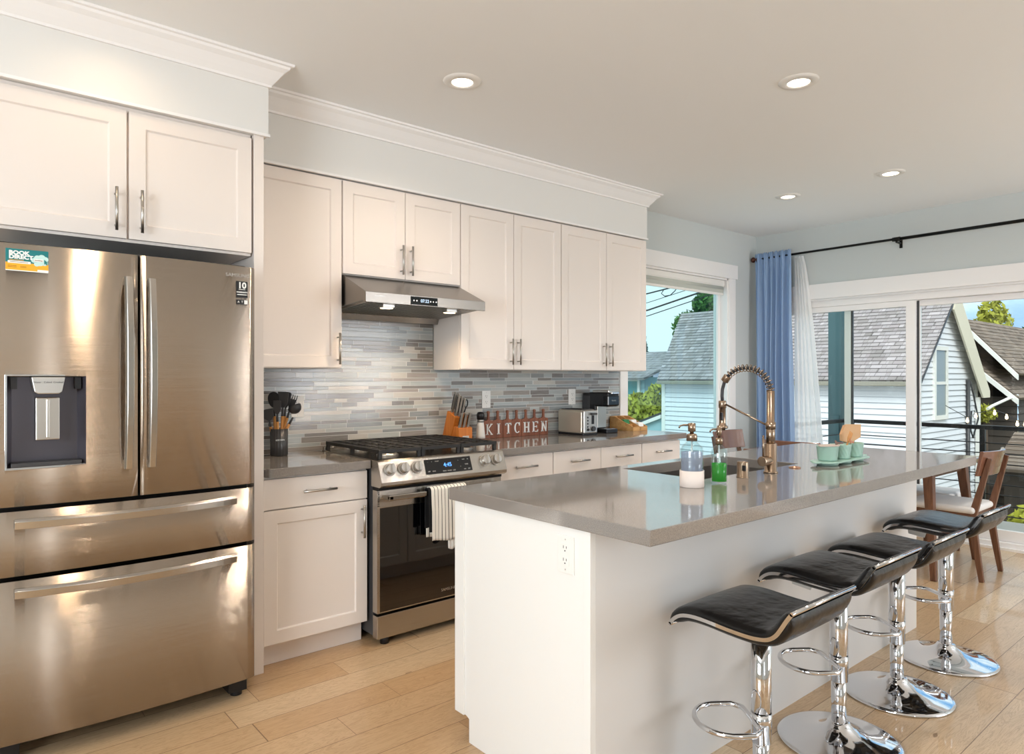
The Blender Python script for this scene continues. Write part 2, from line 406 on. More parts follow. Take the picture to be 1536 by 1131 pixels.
def wloc(o):
    p = Vector((0, 0, 0))
    while o is not None: p = p + o.location; o = o.parent
    return p
def obj(name, mb, m, parent=None, bevel=0, seg=2, solid=0, sub=0, fixn=True):
    me = bpy.data.meshes.new(name); L = wloc(parent) if parent else Vector((0, 0, 0))
    me.from_pydata([(p[0] - L.x, p[1] - L.y, p[2] - L.z) for p in mb.v], [], mb.f)
    for i, p in enumerate(me.polygons): p.use_smooth = mb.sm[i]
    if fixn:
        bm = bmesh.new(); bm.from_mesh(me); bmesh.ops.remove_doubles(bm, verts=bm.verts, dist=1e-6)
        bmesh.ops.recalc_face_normals(bm, faces=bm.faces); bm.to_mesh(me); bm.free()
    me.materials.append(M[m] if isinstance(m, str) else m)
    o = bpy.data.objects.new(name, me); COL.objects.link(o)
    if parent: o.parent = parent
    if solid:
        md = o.modifiers.new('thick', 'SOLIDIFY'); md.thickness = solid; md.offset = 0
    if bevel:
        md = o.modifiers.new('bevel', 'BEVEL'); md.width = bevel; md.segments = seg; md.limit_method = 'ANGLE'; md.angle_limit = radians(40)
        md.harden_normals = False
    if sub:
        md = o.modifiers.new('sub', 'SUBSURF'); md.levels = sub; md.render_levels = sub
    return o
def tag(o, label, cat, group=None, kind=None):
    o['label'] = label; o['category'] = cat
    if group: o['group'] = group
    if kind: o['kind'] = kind
    return o
def thing(name, label, cat, loc=(0, 0, 0), group=None, kind=None):
    o = bpy.data.objects.new(name, None); COL.objects.link(o); o.location = loc; o.empty_display_size = .05
    return tag(o, label, cat, group, kind)
def struct(name, mb, m, parent=None, **k):
    o = obj(name, mb, m, parent, **k)
    if parent is None: o['kind'] = 'structure'
    return o
def sempty(name, loc=(0, 0, 0)):
    o = bpy.data.objects.new(name, None); COL.objects.link(o); o.location = loc; o['kind'] = 'structure'; return o
def dup(root, loc, rotz=None, label=None, group=None):
    r = root.copy(); COL.objects.link(r); r.location = loc
    if rotz is not None: r.rotation_euler = (0, 0, rotz)
    if label: r['label'] = label
    if group: r['group'] = group
    for ch in list(root.children):
        c = ch.copy(); COL.objects.link(c); c.parent = r
        for g in list(ch.children):
            d = g.copy(); COL.objects.link(d); d.parent = c
    return r
def text(name, s, size, loc, rot, m, parent, ext=.0006, sx=1.0, align='CENTER', bold=0):
    cu = bpy.data.curves.new(name, 'FONT'); cu.body = s; cu.size = size; cu.extrude = ext; cu.align_x = align; cu.align_y = 'CENTER'; cu.offset = bold
    cu.resolution_u = 3
    t = bpy.data.objects.new(name, cu); COL.objects.link(t)
    dg = bpy.context.evaluated_depsgraph_get(); me = bpy.data.meshes.new_from_object(t.evaluated_get(dg))
    bpy.data.objects.remove(t); bpy.data.curves.remove(cu)
    mt = Matrix.Translation(Vector(loc) - (wloc(parent) if parent else Vector((0, 0, 0)))) @ Matrix.Rotation(rot[2], 4, 'Z') @ Matrix.Rotation(rot[0], 4, 'X') @ Matrix.Diagonal((sx, 1, 1, 1))
    me.transform(mt); me.materials.clear(); me.materials.append(M[m])
    o = bpy.data.objects.new(name, me); COL.objects.link(o); o.parent = parent; return o
FY = (radians(90), 0, 0)          # text facing -Y
FX = (radians(90), 0, radians(-90))  # text facing -X

CEIL = 2.72; XR = 6.24; YB = 3.64; XL = -2.6; YF = -2.8

# ============================================================ ROOM
struct('floor', MB().box(XL, XR, YF, YB, -.05, 0), 'floor')
struct('ceiling', MB().box(XL, XR + .16, YF, YB + .16, CEIL, CEIL + .1), 'ceil')
def wall_holes(name, axis, p, thick, a0, a1, holes, m='wall'):
    """wall at p along the other horizontal axis, rectangular holes (u0,u1,z0,z1)"""
    mb = MB(); us = sorted({a0, a1, *[h[0] for h in holes], *[h[1] for h in holes]}); zs = sorted({0, CEIL, *[h[2] for h in holes], *[h[3] for h in holes]})
    for i in range(len(us) - 1):
        # merge vertically where possible
        z_run = None
        for k in range(len(zs) - 1):
            uc = (us[i] + us[i+1]) / 2; zc = (zs[k] + zs[k+1]) / 2
            solid = not any(h[0] < uc < h[1] and h[2] < zc < h[3] for h in holes)
            if solid and z_run is None: z_run = zs[k]
            if z_run is not None and (not solid or k == len(zs) - 2):
                ze = zs[k+1] if solid else zs[k]
                if axis == 'y': mb.box(us[i], us[i+1], min(p, p + thick), max(p, p + thick), z_run, ze)
                else: mb.box(min(p, p + thick), max(p, p + thick), us[i], us[i+1], z_run, ze)
                z_run = None
    return struct(name, mb, m)
WX0, WX1, WZ0, WZ1 = 4.27, 5.745, .5, 2.262
DY0, DY1, DZ1 = .55, 3.42, 2.05
wall_holes('wall_back', 'y', YB, .16, XL, XR + .16, [(WX0, WX1, WZ0, WZ1)])
wall_holes('wall_right', 'x', XR, .16, YF, YB, [(DY0, DY1, 0, DZ1)])
wall_holes('wall_front', 'y', YF, -.12, XL, XR + .16, [(3.9, 5.9, .6, 2.3), (.03, .29, .55, 2.45)])
wall_holes('wall_left', 'x', XL, -.12, YF, YB, [(-.8, 1.4, .7, 2.3)])
# windows of the two walls behind the camera
def simple_window(n, axis, p, u0, u1, z0, z1, nm):
    mb = MB(); t = .05
    def bx(a, b, c, d):
        if axis == 'y': mb.box(a, b, p - .06, p - .02, c, d)
        else: mb.box(p - .06, p - .02, a, b, c, d)
    bx(u0, u1, z0, z0 + t); bx(u0, u1, z1 - t, z1)
    for k in range(nm + 1):
        c = u0 + (u1 - u0) * k / nm; c = min(max(c, u0 + t / 2), u1 - t / 2); bx(c - t / 2, c + t / 2, z0, z1)
    r = sempty('window_%d' % n); r.location = ((u0 + u1) / 2, p, z0) if axis == 'y' else (p, (u0 + u1) / 2, z0)
    obj('window_frame', mb, 'trimw', r)
simple_window(2, 'y', YF, 3.9, 5.9, .6, 2.3, 2)
simple_window(3, 'y', YF, .03, .29, .55, 2.45, 1)
simple_window(4, 'x', XL, -.8, 1.4, .7, 2.3, 2)
struct('baseboard_right', MB().box(XR - .014, XR, YF, DY0 - .1, 0, .11), 'trimw', bevel=.003)
struct('baseboard_back', MB().box(4.22, XR - .015, YB - .014, YB, 0, .11), 'trimw', bevel=.003)
# soffits
struct('wall_soffit_back', MB().box(1.135, 4.145, 3.325, YB, 2.378, CEIL), 'soff')
struct('wall_soffit_left', MB().box(-.9, 1.135, 3.045, YB, 2.405, CEIL), 'soff')
def crown(n, path, back):
    """path: list of (x,y) corners on the wall face; outward normal = right of travel direction"""
    prof = [(0, .098), (.010, .098), (.012, .088), (.030, .066), (.052, .036), (.070, .022), (.074, .012), (.086, .010), (.088, 0), (0, 0)]
    mb = MB(); rows = []
    P2 = [Vector(p) for p in path]
    for i, p in enumerate(P2):
        ds = []
        if i > 0: ds.append((P2[i] - P2[i-1]).normalized())
        if i < len(P2) - 1: ds.append((P2[i+1] - P2[i]).normalized())
        ns = [Vector((d.y, -d.x)) for d in ds]; nn = sum(ns, Vector((0, 0)))
        if len(ns) == 2: nn = nn / (1 + ns[0].dot(ns[1]))
        rows.append([(p.x + nn.x * o, p.y + nn.y * o, CEIL - dz) for o, dz in prof])
    mb.grid(rows, False); return struct('trim_%d' % n, mb, 'trimw')
crown(1, [(-.9, 3.045), (1.135, 3.045), (1.135, 3.325), (4.145, 3.325), (4.145, YB)], 0)
struct('trim_2', MB().box(-.9, 1.14, 3.035, 3.05, 2.40, 2.412).box(1.135, 4.15, 3.315, 3.33, 2.373, 2.385), 'trimw')
# backsplash (tile field on the wall)
struct('wall_backsplash', MB().box(1.13, 4.18, YB - .010, YB, .914, 1.375).box(1.64, 2.40, YB - .0102, YB, 1.375, 1.90), 'splash')

# ---- kitchen window
r = sempty('window_1', (5.0, YB, WZ0))
g = .055; yg = YB + .075
mb = MB().ring(1, yg, yg + .05, WX0, WX1, WZ0, WZ1, g, g, g, g)
obj('window_frame', mb, 'trimw', r, bevel=.003)
obj('pane', MB().box(WX0 + g, WX1 - g, yg + .02, yg + .026, WZ0 + g, WZ1 - g), 'glassteal', r)
mb = MB()
e = .018
mb.box(WX0, WX0 + e, YB - .002, yg, WZ0, WZ1).box(WX1 - e, WX1, YB - .002, yg, WZ0, WZ1).box(WX0, WX1, YB - .002, yg, WZ1 - e, WZ1)
obj('window_jamb', mb, 'trimw', r)
obj('window_sill', MB().box(WX0 - .02, WX1 + .02, YB - .05, yg, WZ0, WZ0 + .022), 'trimw', r, bevel=.004)
mb = MB().box(WX0 - .09, WX0 + .002, YB - .02, YB, WZ0 - .09, WZ1).box(WX1 - .002, WX1 + .10, YB - .02, YB, WZ0 - .09, WZ1)
mb.box(WX0 - .11, WX1 + .125, YB - .028, YB, WZ1 - .002, WZ1 + .13).box(WX0 - .09, WX1 + .10, YB - .018, YB, WZ0 - .09, WZ0)
struct('trim_3', mb, 'trimw', bevel=.002)
# roller blind at the top of the window
r = thing('roller_blind', 'rolled up pale grey roller blind at the top of the kitchen window', 'blind', (5.0, yg - .04, WZ1 - .13))
mb = MB().prism([(yg - .06, 2.243), (yg - .06, 2.20), (yg - .052, 2.182), (yg - .01, 2.182), (yg - .01, 2.243)], 0, WX0 + .03, WX1 - .03)
obj('cassette', mb, 'white', r, bevel=.004)
obj('rolled_fabric', MB().cyl((WX0 + .05, yg - .034, 2.168), (WX1 - .05, yg - .034, 2.168), .026, 20).box(WX0 + .05, WX1 - .05, yg - .055, yg - .045, 2.118, 2.17), mat('blind fabric', 'b9bdb6', .9), r)
obj('bottom_bar', MB().box(WX0 + .05, WX1 - .05, yg - .058, yg - .042, 2.10, 2.122), 'white', r, bevel=.003)

# ---- sliding door
r = sempty('door_1', (XR + .08, 2.0, 0))
xa, xb = XR + .03, XR + .13
mb = MB().ring(0, xa, xb, DY0, DY1, 0, DZ1, .06, .06, .055, .075)
obj('door_frame', mb, 'trimw', r, bevel=.003)
def dpanel(y0, y1, x, st0, st1):
    a, b = x, x + .035
    m2 = MB().ring(0, a, b, y0, y1, .056, 1.974, st0, st1, .084, .049)
    p = obj('sliding_panel', m2, 'trimw', r, bevel=.002)
    obj('pane', MB().box(x + .015, x + .021, y0 + st0, y1 - st1, .14, 1.925), 'glass', p)
    return p
dpanel(2.205, DY1 - .06, xa + .005, .072, .06)
dpanel(DY0 + .06, 2.20, xa + .05, .06, .018)
obj('weather_strip', MB().box(xa + .045, xa + .052, 2.188, 2.206, .06, 1.97), 'darkgrey', r)
obj('screen_stile', MB().box(xa + .052, xa + .075, 2.752, 2.81, .06, 1.97), 'trimw', r, bevel=.002)
obj('screen_edge', MB().box(xa + .052, xa + .072, 2.735, 2.750, .06, 1.97), 'darkgrey', r)
mb = MB().box(XR - .02, XR, DY0 - .1, DY0, 0, DZ1).box(XR - .02, XR, DY1, DY1 + .09, 0, DZ1)
mb.box(XR - .028, XR, DY0 - .14, DY1 + .12, DZ1 - .002, DZ1 + .135)
struct('trim_4', mb, 'trimw', bevel=.002)
mb = MB().box(XR - .001, xa + .001, DY0, DY0 + .018, 0, DZ1).box(XR - .001, xa + .001, DY1 - .018, DY1, 0, DZ1).box(XR - .001, xa + .001, DY0, DY1, DZ1 - .018, DZ1).box(XR - .002, xa + .002, DY0, DY1, -.01, .02)
struct('trim_5', mb, 'trimw')

# ============================================================ CABINETS
def shaker(mb, u0, u1, z0, z1, mp, th=.02, rail=.06, rec=.008):
    """door in a (u, z, out) frame mapped by mp; out = 0 at back, th at face"""
    a = [(u0, z0), (u1, z0), (u1, z1), (u0, z1)]
    b = [(u0 + rail, z0 + rail), (u1 - rail, z0 + rail), (u1 - rail, z1 - rail), (u0 + rail, z1 - rail)]
    k = .005
    c = [(u0 + rail + k, z0 + rail + k), (u1 - rail - k, z0 + rail + k), (u1 - rail - k, z1 - rail - k), (u0 + rail + k, z1 - rail - k)]
    vs = [mp(u, z, 0) for u, z in a] + [mp(u, z, th) for u, z in a] + [mp(u, z, th) for u, z in b] + [mp(u, z, th - rec) for u, z in c]
    fs = [(3, 2, 1, 0)]
    for i in range(4):
        j = (i + 1) % 4
        fs += [(i, j, 4 + j, 4 + i), (4 + i, 4 + j, 8 + j, 8 + i), (8 + i, 8 + j, 12 + j, 12 + i)]
    fs.append((12, 13, 14, 15)); return mb.add(vs, fs)
def slab(mb, u0, u1, z0, z1, mp, th=.02):
    a = [(u0, z0), (u1, z0), (u1, z1), (u0, z1)]
    vs = [mp(u, z, 0) for u, z in a] + [mp(u, z, th) for u, z in a]
    return mb.add(vs, [(3, 2, 1, 0), (4, 5, 6, 7)] + [(i, (i+1) % 4, 4 + (i+1) % 4, 4 + i) for i in range(4)])
def pull(parent, mp, u, z, L, vert, th=.02):
    mb = MB(); h = L / 2; o = th + .030
    e0, e1 = ((u, z - h), (u, z + h)) if vert else ((u - h, z), (u + h, z))
    mb.cyl(mp(e0[0], e0[1], o), mp(e1[0], e1[1], o), .0058, 12)
    for t in (.14, .86):
        pu = e0[0] + (e1[0] - e0[0]) * t; pz = e0[1] + (e1[1] - e0[1]) * t
        mb.cyl(mp(pu, pz, th - .001), mp(pu, pz, o), .0045, 10)
    return obj('handle', mb, 'steelbar', parent)
def mpy(y): return lambda u, z, o: (u, y - o, z)      # faces -y, y = back of the door
def mpY(y): return lambda u, z, o: (-u, y + o, z)     # faces +y (u runs along -x)

# cabinet above the fridge
YC = 3.08
r = thing('wall_cabinet', 'white two-door wall cabinet above the steel refrigerator', 'cabinet', (.57, 3.35, 1.865), 'white wall cabinets')
obj('body', MB().box(.06, 1.068, YC, YB - .002, 1.865, 2.404), 'cab', r)
for u0, u1, hx in ((.075, .575, .535), (.583, 1.066, .625)):
    d = obj('door', shaker(MB(), u0, u1, 1.876, 2.385, mpy(YC)), 'cab', r, bevel=.0015); pull(d, mpy(YC), hx, 1.985, .17, True)
# tall side panel
r = thing('side_panel', 'tall white cabinet side panel between the refrigerator and the utensil counter', 'panel', (1.10, 3.35, 0))
obj('board', MB().box(1.075, 1.118, 3.055, YB - .002, 0, 2.404), 'cab', r, bevel=.001)
def wallcab(x0, x1, z0, z1, doors, label, yc=3.355, filler=None):
    r = thing('wall_cabinet', label, 'cabinet', ((x0 + x1) / 2, 3.5, z0), 'white wall cabinets')
    obj('body', MB().box(x0, x1, yc, YB - .0105, z0, z1), 'cab', r)
    for u0, u1, hx, hz in doors:
        d = obj('door', shaker(MB(), u0 + .002, u1 - .002, z0 + .004, z1 - .008, mpy(yc)), 'cab', r, bevel=.0015)
        pull(d, mpy(yc), hx, hz, .165, True)
    return r
ZT = 2.375
wallcab(1.121, 1.634, 1.372, ZT, [(1.123, 1.634, 1.608, 1.475)], 'single-door white wall cabinet between the refrigerator panel and the range hood')
wallcab(1.637, 2.402, 1.872, ZT, [(1.637, 2.020, 1.990, 1.980), (2.020, 2.402, 2.052, 1.980)], 'short white two-door wall cabinet directly above the steel range hood')
wallcab(2.405, 3.244, 1.372, ZT, [(2.405, 2.822, 2.792, 1.487), (2.822, 3.244, 2.855, 1.487)], 'white two-door wall cabinet just right of the range hood, above the KITCHEN sign')
wallcab(3.247, 4.150, 1.372, ZT, [(3.247, 3.700, 3.665, 1.487), (3.700, 4.150, 3.735, 1.487)], 'white two-door wall cabinet nearest the kitchen window, above the toaster')
# base cabinets
YD = 3.085
def basecab(x0, x1, units, label, dz=.722, cat='cabinet'):
    r = thing('base_cabinet', label, cat, ((x0 + x1) / 2, 3.35, 0), 'white base cabinets')
    obj('body', MB().box(x0, x1, YD, YB - .002, .105, .872), 'cab', r)
    obj('toe_kick', MB().box(x0, x1, YD + .05, YD + .062, 0, .105), 'cab', r)
    for u0, u1, side in units:
        d = obj('drawer', slab(MB(), u0 + .003, u1 - .003, dz + .003, .862, mpy(YD)), 'cab', r, bevel=.0015); pull(d, mpy(YD), (u0 + u1) / 2 + .0, .795, .165, False)
        d = obj('door', shaker(MB(), u0 + .003, u1 - .003, .112, dz - .003, mpy(YD)), 'cab', r, bevel=.0015); pull(d, mpy(YD), (u1 - .033 if side else u0 + .033), .615, .16, True)
    return r
basecab(1.119, 1.640, [(1.119, 1.640, 1)], 'white base cabinet with one drawer and one door between the refrigerator panel and the range')
basecab(2.437, 2.912, [(2.437, 2.912, 1)], 'white one-drawer base cabinet touching the right side of the range')
basecab(2.914, 3.765, [(2.914, 3.345, 1), (3.345, 3.765, 0)], 'wide white base cabinet with two drawers side by side, below the toaster')
basecab(3.767, 4.205, [(3.767, 4.205, 1)], 'white base cabinet at the window end of the wall counter')
# wall counters
r = thing('countertop', 'short grey quartz counter slab left of the range, under the utensil crock', 'countertop', (1.38, 3.3, .874), 'grey quartz counters')
mb = MB(); cr = .03; pts = [(1.121 + cr - cr * cos(t), 3.035 + cr - cr * sin(t)) for t in [i * pi / 12 for i in range(7)]]
mb.prism([(1.121, YB - .011)] + pts + [(1.641, 3.035), (1.641, YB - .011)], 2, .874, .914)
obj('slab', mb, 'counter', r, bevel=.002)
r = thing('countertop', 'long grey quartz counter slab along the tiled wall, right of the range', 'countertop', (3.3, 3.3, .874), 'grey quartz counters')
obj('slab', MB().box(2.434, 4.245, 3.035, YB - .011, .874, .914), 'counter', r, bevel=.003)

# ============================================================ REFRIGERATOR
FX0, FX1, FYF = .132, 1.006, 2.845
FC = (FX0 + FX1) / 2; FH = (FX1 - FX0) / 2
def fy(x, b=.022):
    t = abs((x - FC) / FH); y = FYF - b * (1 - t * t)
    if t > .94: y += .012 * ((t - .94) / .06) ** 2
    return y
def curved(mb, x0, x1, z0, z1, back, hole=None, hd=.06, nx=16):
    xs = [x0 + (x1 - x0) * i / nx for i in range(nx + 1)]
    if abs(x0 - FX0) < .01: xs += [x0 + .003, x0 + .007, x0 + .012, x0 + .018, x0 + .024]
    if abs(x1 - FX1) < .01: xs += [x1 - .003, x1 - .007, x1 - .012, x1 - .018, x1 - .024]
    zs = [z0, z1]
    if hole: xs = [x for x in xs if min(abs(x - hole[0]), abs(x - hole[1])) > .004] + [hole[0], hole[1]]; zs += [hole[2], hole[3]]
    xs = sorted(set(xs)); zs = sorted(set(zs))
    def inh(i, k):
        return hole and hole[0] - 1e-6 < (xs[i] + xs[i+1]) / 2 < hole[1] and hole[2] < (zs[k] + zs[k+1]) / 2 < hole[3]
    for i in range(len(xs) - 1):
        for k in range(len(zs) - 1):
            if inh(i, k): continue
            a, b = xs[i], xs[i+1]; c, d = zs[k], zs[k+1]
            mb.add([(a, fy(a), c), (b, fy(b), c), (b, fy(b), d), (a, fy(a), d)], [(0, 1, 2, 3)], True)
        for zz, fl in ((z0, 1), (z1, 0)):
            a, b = xs[i], xs[i+1]
            mb.add([(a, fy(a), zz), (b, fy(b), zz), (b, back, zz), (a, back, zz)], [(0, 1, 2, 3)])
    for xx in (x0, x1): mb.add([(xx, fy(xx), z0), (xx, back, z0), (xx, back, z1), (xx, fy(xx), z1)], [(0, 1, 2, 3)])
    mb.add([(x0, back, z0), (x1, back, z0), (x1, back, z1), (x0, back, z1)], [(3, 2, 1, 0)])
    return mb
r = thing('refrigerator', 'large stainless steel french-door refrigerator with two bottom drawers and a water dispenser', 'refrigerator', (FC, 3.2, 0))
BK = 2.915
obj('body', MB().box(FX0 + .004, FX1 - .004, BK + .012, 3.60, .045, 1.765), 'darkgrey', r, bevel=.004)
obj('gasket', MB().box(FX0 + .012, FX1 - .012, BK - .002, BK + .014, .10, 1.76), 'darkgap', r)
HX0, HX1, HZ0, HZ1 = .176, .403, 1.018, 1.33
dl = obj('door', curved(MB(), FX0, .5665, .888, 1.777, BK, (HX0, HX1, HZ0, HZ1)), 'stain', r)
dr = obj('door', curved(MB(), .5745, FX1, .888, 1.777, BK), 'stain', r)
d1 = obj('drawer', curved(MB(), FX0, FX1, .653, .872, BK, nx=24), 'stain', r)
d2 = obj('drawer', curved(MB(), FX0, FX1, .088, .637, BK, nx=24), 'stain', r)
# hinge cover + feet
obj('hinge_cover', MB().box(FX0 + .02, FX1 - .02, 2.90, 3.0, 1.765, 1.79), 'black', r, bevel=.004)
for xx in (FX0 + .05, FX1 - .05):
    obj('foot', MB().box(xx - .04, xx + .035, 2.90, 2.99, .02, .07).cyl((xx, 2.93, 0), (xx, 2.93, .03), .024, 14), 'black', r, bevel=.003)
# arched flat door handles
def vhandle(par, x):
    rows = []; n = 22
    for i in range(n + 1):
        t = i / n; z = .992 + .70 * t; o = .030 + .028 * sin(pi * t) ** .8; yb = fy(x) - o
        w = .0135; rows.append([(x - w, yb, z), (x - w * .5, yb - .008, z), (x + w, yb - .008, z), (x + w, yb + .006, z), (x - w, yb + .010, z), (x - w, yb, z)])
    m2 = MB().grid(rows, False); m2.add(rows[0][:5], [(0, 1, 2, 3, 4)]); m2.add(rows[-1][:5], [(4, 3, 2, 1, 0)])
    for z in (.997, 1.66): m2.box(x - .012, x + .012, fy(x) - .034, fy(x) + .002, z, z + .027)
    return obj('handle', m2, 'handle', par, bevel=.002)
vhandle(dl, .530); vhandle(dr, .6065)
def hhandle(par, z):
    rows = []; n = 26; x0, x1 = .196, .918
    for i in range(n + 1):
        t = i / n; x = x0 + (x1 - x0) * t; y = fy(x) - .030 - .030 * sin(pi * t) ** .8
        rows.append([(x, y - .006, z - .015), (x, y - .008, z + .010), (x, y + .002, z + .019), (x, y + .008, z + .010), (x, y + .008, z - .015), (x, y - .006, z - .015)])
    m2 = MB().grid(rows, False); m2.add(rows[0][:5], [(0, 1, 2, 3, 4)]); m2.add(rows[-1][:5], [(4, 3, 2, 1, 0)])
    for x in (x0, x1 - .03): m2.box(x, x + .03, fy(x) - .032, fy(x) + .004, z - .013, z + .012)
    return obj('handle', m2, 'handle', par, bevel=.0015)
hhandle(d1, .832); hhandle(d2, .600)
# dispenser
m2 = MB(); yb_ = 2.895; ya = fy(HX0) - .003
m2.add([(HX0, ya, HZ0), (HX1, fy(HX1) - .003, HZ0), (HX1, fy(HX1) - .003, HZ1), (HX0, ya, HZ1),
        (HX0 + .018, yb_, HZ0 + .012), (HX1 - .018, yb_, HZ0 + .012), (HX1 - .018, yb_, HZ1 - .004), (HX0 + .018, yb_, HZ1 - .004)],
       [(4, 5, 6, 7), (0, 1, 5, 4), (1, 2, 6, 5), (2, 3, 7, 6), (3, 0, 4, 7)])
M['dispgrey'] = mat('dispenser liner', '56535a', .28, .55)
ds = obj('dispenser', m2, 'dispgrey', dl)
fr = MB(); fr.ring(1, fy(.29) - .003, fy(.29) + .016, HX0 - .005, HX1 + .005, HZ0 - .006, HZ1 + .004, .006, .006, .008, .005)
obj('dispenser_frame', fr, 'chrome', dl, bevel=.001)
obj('dispenser_head', MB().prism([(.243, 1.326), (.252, 1.275), (.262, 1.268), (.322, 1.268), (.332, 1.275), (.341, 1.326)], 1, 2.822, 2.88), 'silver', dl, bevel=.003)
obj('dispenser_paddle', MB().prism([(.258, 1.255), (.258, 1.108), (.328, 1.108), (.328, 1.255)], 1, 2.852, 2.868).prism([(.288, 1.25), (.288, 1.115), (.298, 1.115), (.298, 1.25)], 1, 2.846, 2.853), 'steelbar', dl, bevel=.003)
obj('drip_tray', MB().box(HX0 + .012, HX1 - .012, 2.83, 2.893, HZ0 + .002, HZ0 + .016), 'darkgrey', dl, bevel=.002)
for xx in (HX0 + .012, HX1 - .030): obj('dispenser_lamp_cover', MB().box(xx, xx + .018, 2.846, 2.87, HZ1 - .045, HZ1 - .004), 'black', dl)
text('button_text', 'Water   Cubed  Crushed', .0085, (.292, 2.8205, 1.308), FY, 'darkgrey', dl)
# brand letters and energy stickers on the right door
yy = fy(.93) - .0015
text('badge', 'SAMSUNG', .020, (.932, yy - .001, 1.738), FY, 'silver', dr, .001, 1.05)
st_ = obj('warranty_sticker', MB().box(.926, .972, fy(.95) - .003, fy(.95) + .002, 1.650, 1.716), 'black', dr)
text('sticker_number', '10', .034, (.949, fy(.95) - .0042, 1.698), FY, 'paper', dr, .0004, 1, bold=.0012)
text('sticker_text', 'WARRANTY', .0078, (.949, fy(.95) - .0042, 1.671), FY, 'paper', dr, .0004, bold=.0003)
obj('sticker_lines', MB().box(.930, .968, fy(.95) - .0042, fy(.95) - .002, 1.660, 1.663).box(.936, .962, fy(.95) - .0042, fy(.95) - .002, 1.6815, 1.6835), 'paper', dr)
obj('symbol_sticker', MB().box(.926, .972, fy(.95) - .003, fy(.95) + .002, 1.622, 1.641), 'black', dr)
obj('symbol_sticker_square', MB().box(.958, .971, fy(.95) - .0042, fy(.95) - .002, 1.6235, 1.6395), 'paper', dr)
text('sticker_text', 'A  T', .012, (.942, fy(.95) - .0042, 1.6315), FY, 'paper', dr, .0004)
# BOOK DIRECT magnet
r = thing('flyer_magnet', 'teal and yellow BOOK DIRECT flyer magnet at the top left of the refrigerator door', 'magnet', (.235, fy(.235) - .002, 1.70))
ym = fy(.29) - .006
x0, x1, z0, z1 = .173, .292, 1.683, 1.757
obj('card', MB().box(x0, x1, ym, ym + .0016, z0, z1), 'paper', r)
obj('teal_field', MB().box(x0, x1, ym - .0004, ym, z0 + .028, z1), 'teal', r)
obj('yellow_field', MB().box(x0, x1, ym - .0004, ym, z0 + .003, z0 + .028), 'yellow', r)
text('headline', 'BOOK', .0175, (x0 + .009, ym - .0008, z1 - .0135), FY, 'paper', r, .0003, 1.12, 'LEFT', .0009)
text('headline', 'DIRECT', .0175, (x0 + .009, ym - .0008, z1 - .0275), FY, 'paper', r, .0003, 1.12, 'LEFT', .0009)
obj('underline', MB().box(x0 + .009, x0 + .05, ym - .0008, ym - .0004, z1 - .0385, z1 - .037), 'yellow', r)
obj('web_line', MB().box(x0 + .006, x0 + .069, ym - .0007, ym - .0004, z0 + .0255, z0 + .0335), 'paper', r)
obj('small_print', MB().box(x0 + .012, x0 + .062, ym - .0009, ym - .0007, z0 + .0287, z0 + .0303).box(x0 + .006, x0 + .03, ym - .0006, ym - .0004, z0 + .012, z0 + .0132).box(x0 + .006, x0 + .03, ym - .0006, ym - .0004, z0 + .016, z0 + .0172).box(x0 + .04, x0 + .057, ym - .0006, ym - .0004, z0 + .012, z0 + .0132).box(x0 + .04, x0 + .057, ym - .0006, ym - .0004, z0 + .016, z0 + .0172), 'brownprint', r)
cl_ = MB()
for cx, cz, rr in ((.078, .048, .008), (.088, .056, .010), (.100, .058, .011), (.110, .054, .009), (.095, .044, .014), (.108, .042, .010), (.086, .036, .008)):
    cl_.cyl((x0 + cx, ym - .0010 + rr * .01, z0 + cz - .008), (x0 + cx, ym - .0004, z0 + cz - .008), rr, 18)
obj('cloud', cl_, 'tealight', r)
obj('search_box', MB().box(x0 + .078, x0 + .104, ym - .0016, ym - .0011, z0 + .036, z0 + .045), 'paper', r)
text('search_text', 'booking', .0065, (x0 + .091, ym - .0020, z0 + .0405), FY, 'brownprint', r, .0002)
obj('cursor', MB().prism([(x0 + .107, z0 + .045), (x0 + .107, z0 + .029), (x0 + .1105, z0 + .032), (x0 + .113, z0 + .027), (x0 + .116, z0 + .0285), (x0 + .1135, z0 + .0335), (x0 + .118, z0 + .034)], 1, ym - .0022, ym - .0017), 'teal', r)
obj('logo_strip', MB().box(x0 + .088, x1, ym - .0007, ym - .0004, z0, z0 + .009), 'paper', r)

# ============================================================ RANGE
RX0, RX1 = 1.648, 2.430
r = thing('gas_range', 'stainless steel gas range with black oven glass and front knobs', 'range', ((RX0 + RX1) / 2, 3.3, 0))
obj('body', MB().box(RX0 + .004, RX1 - .004, 3.035, 3.60, .045, .895), 'darkgrey', r)
obj('cooktop', MB().box(RX0, RX1, 2.985, 3.615, .893, .918).box(RX0 + .01, RX1 - .01, 3.60, 3.628, .90, .935), 'stain2', r, bevel=.004)
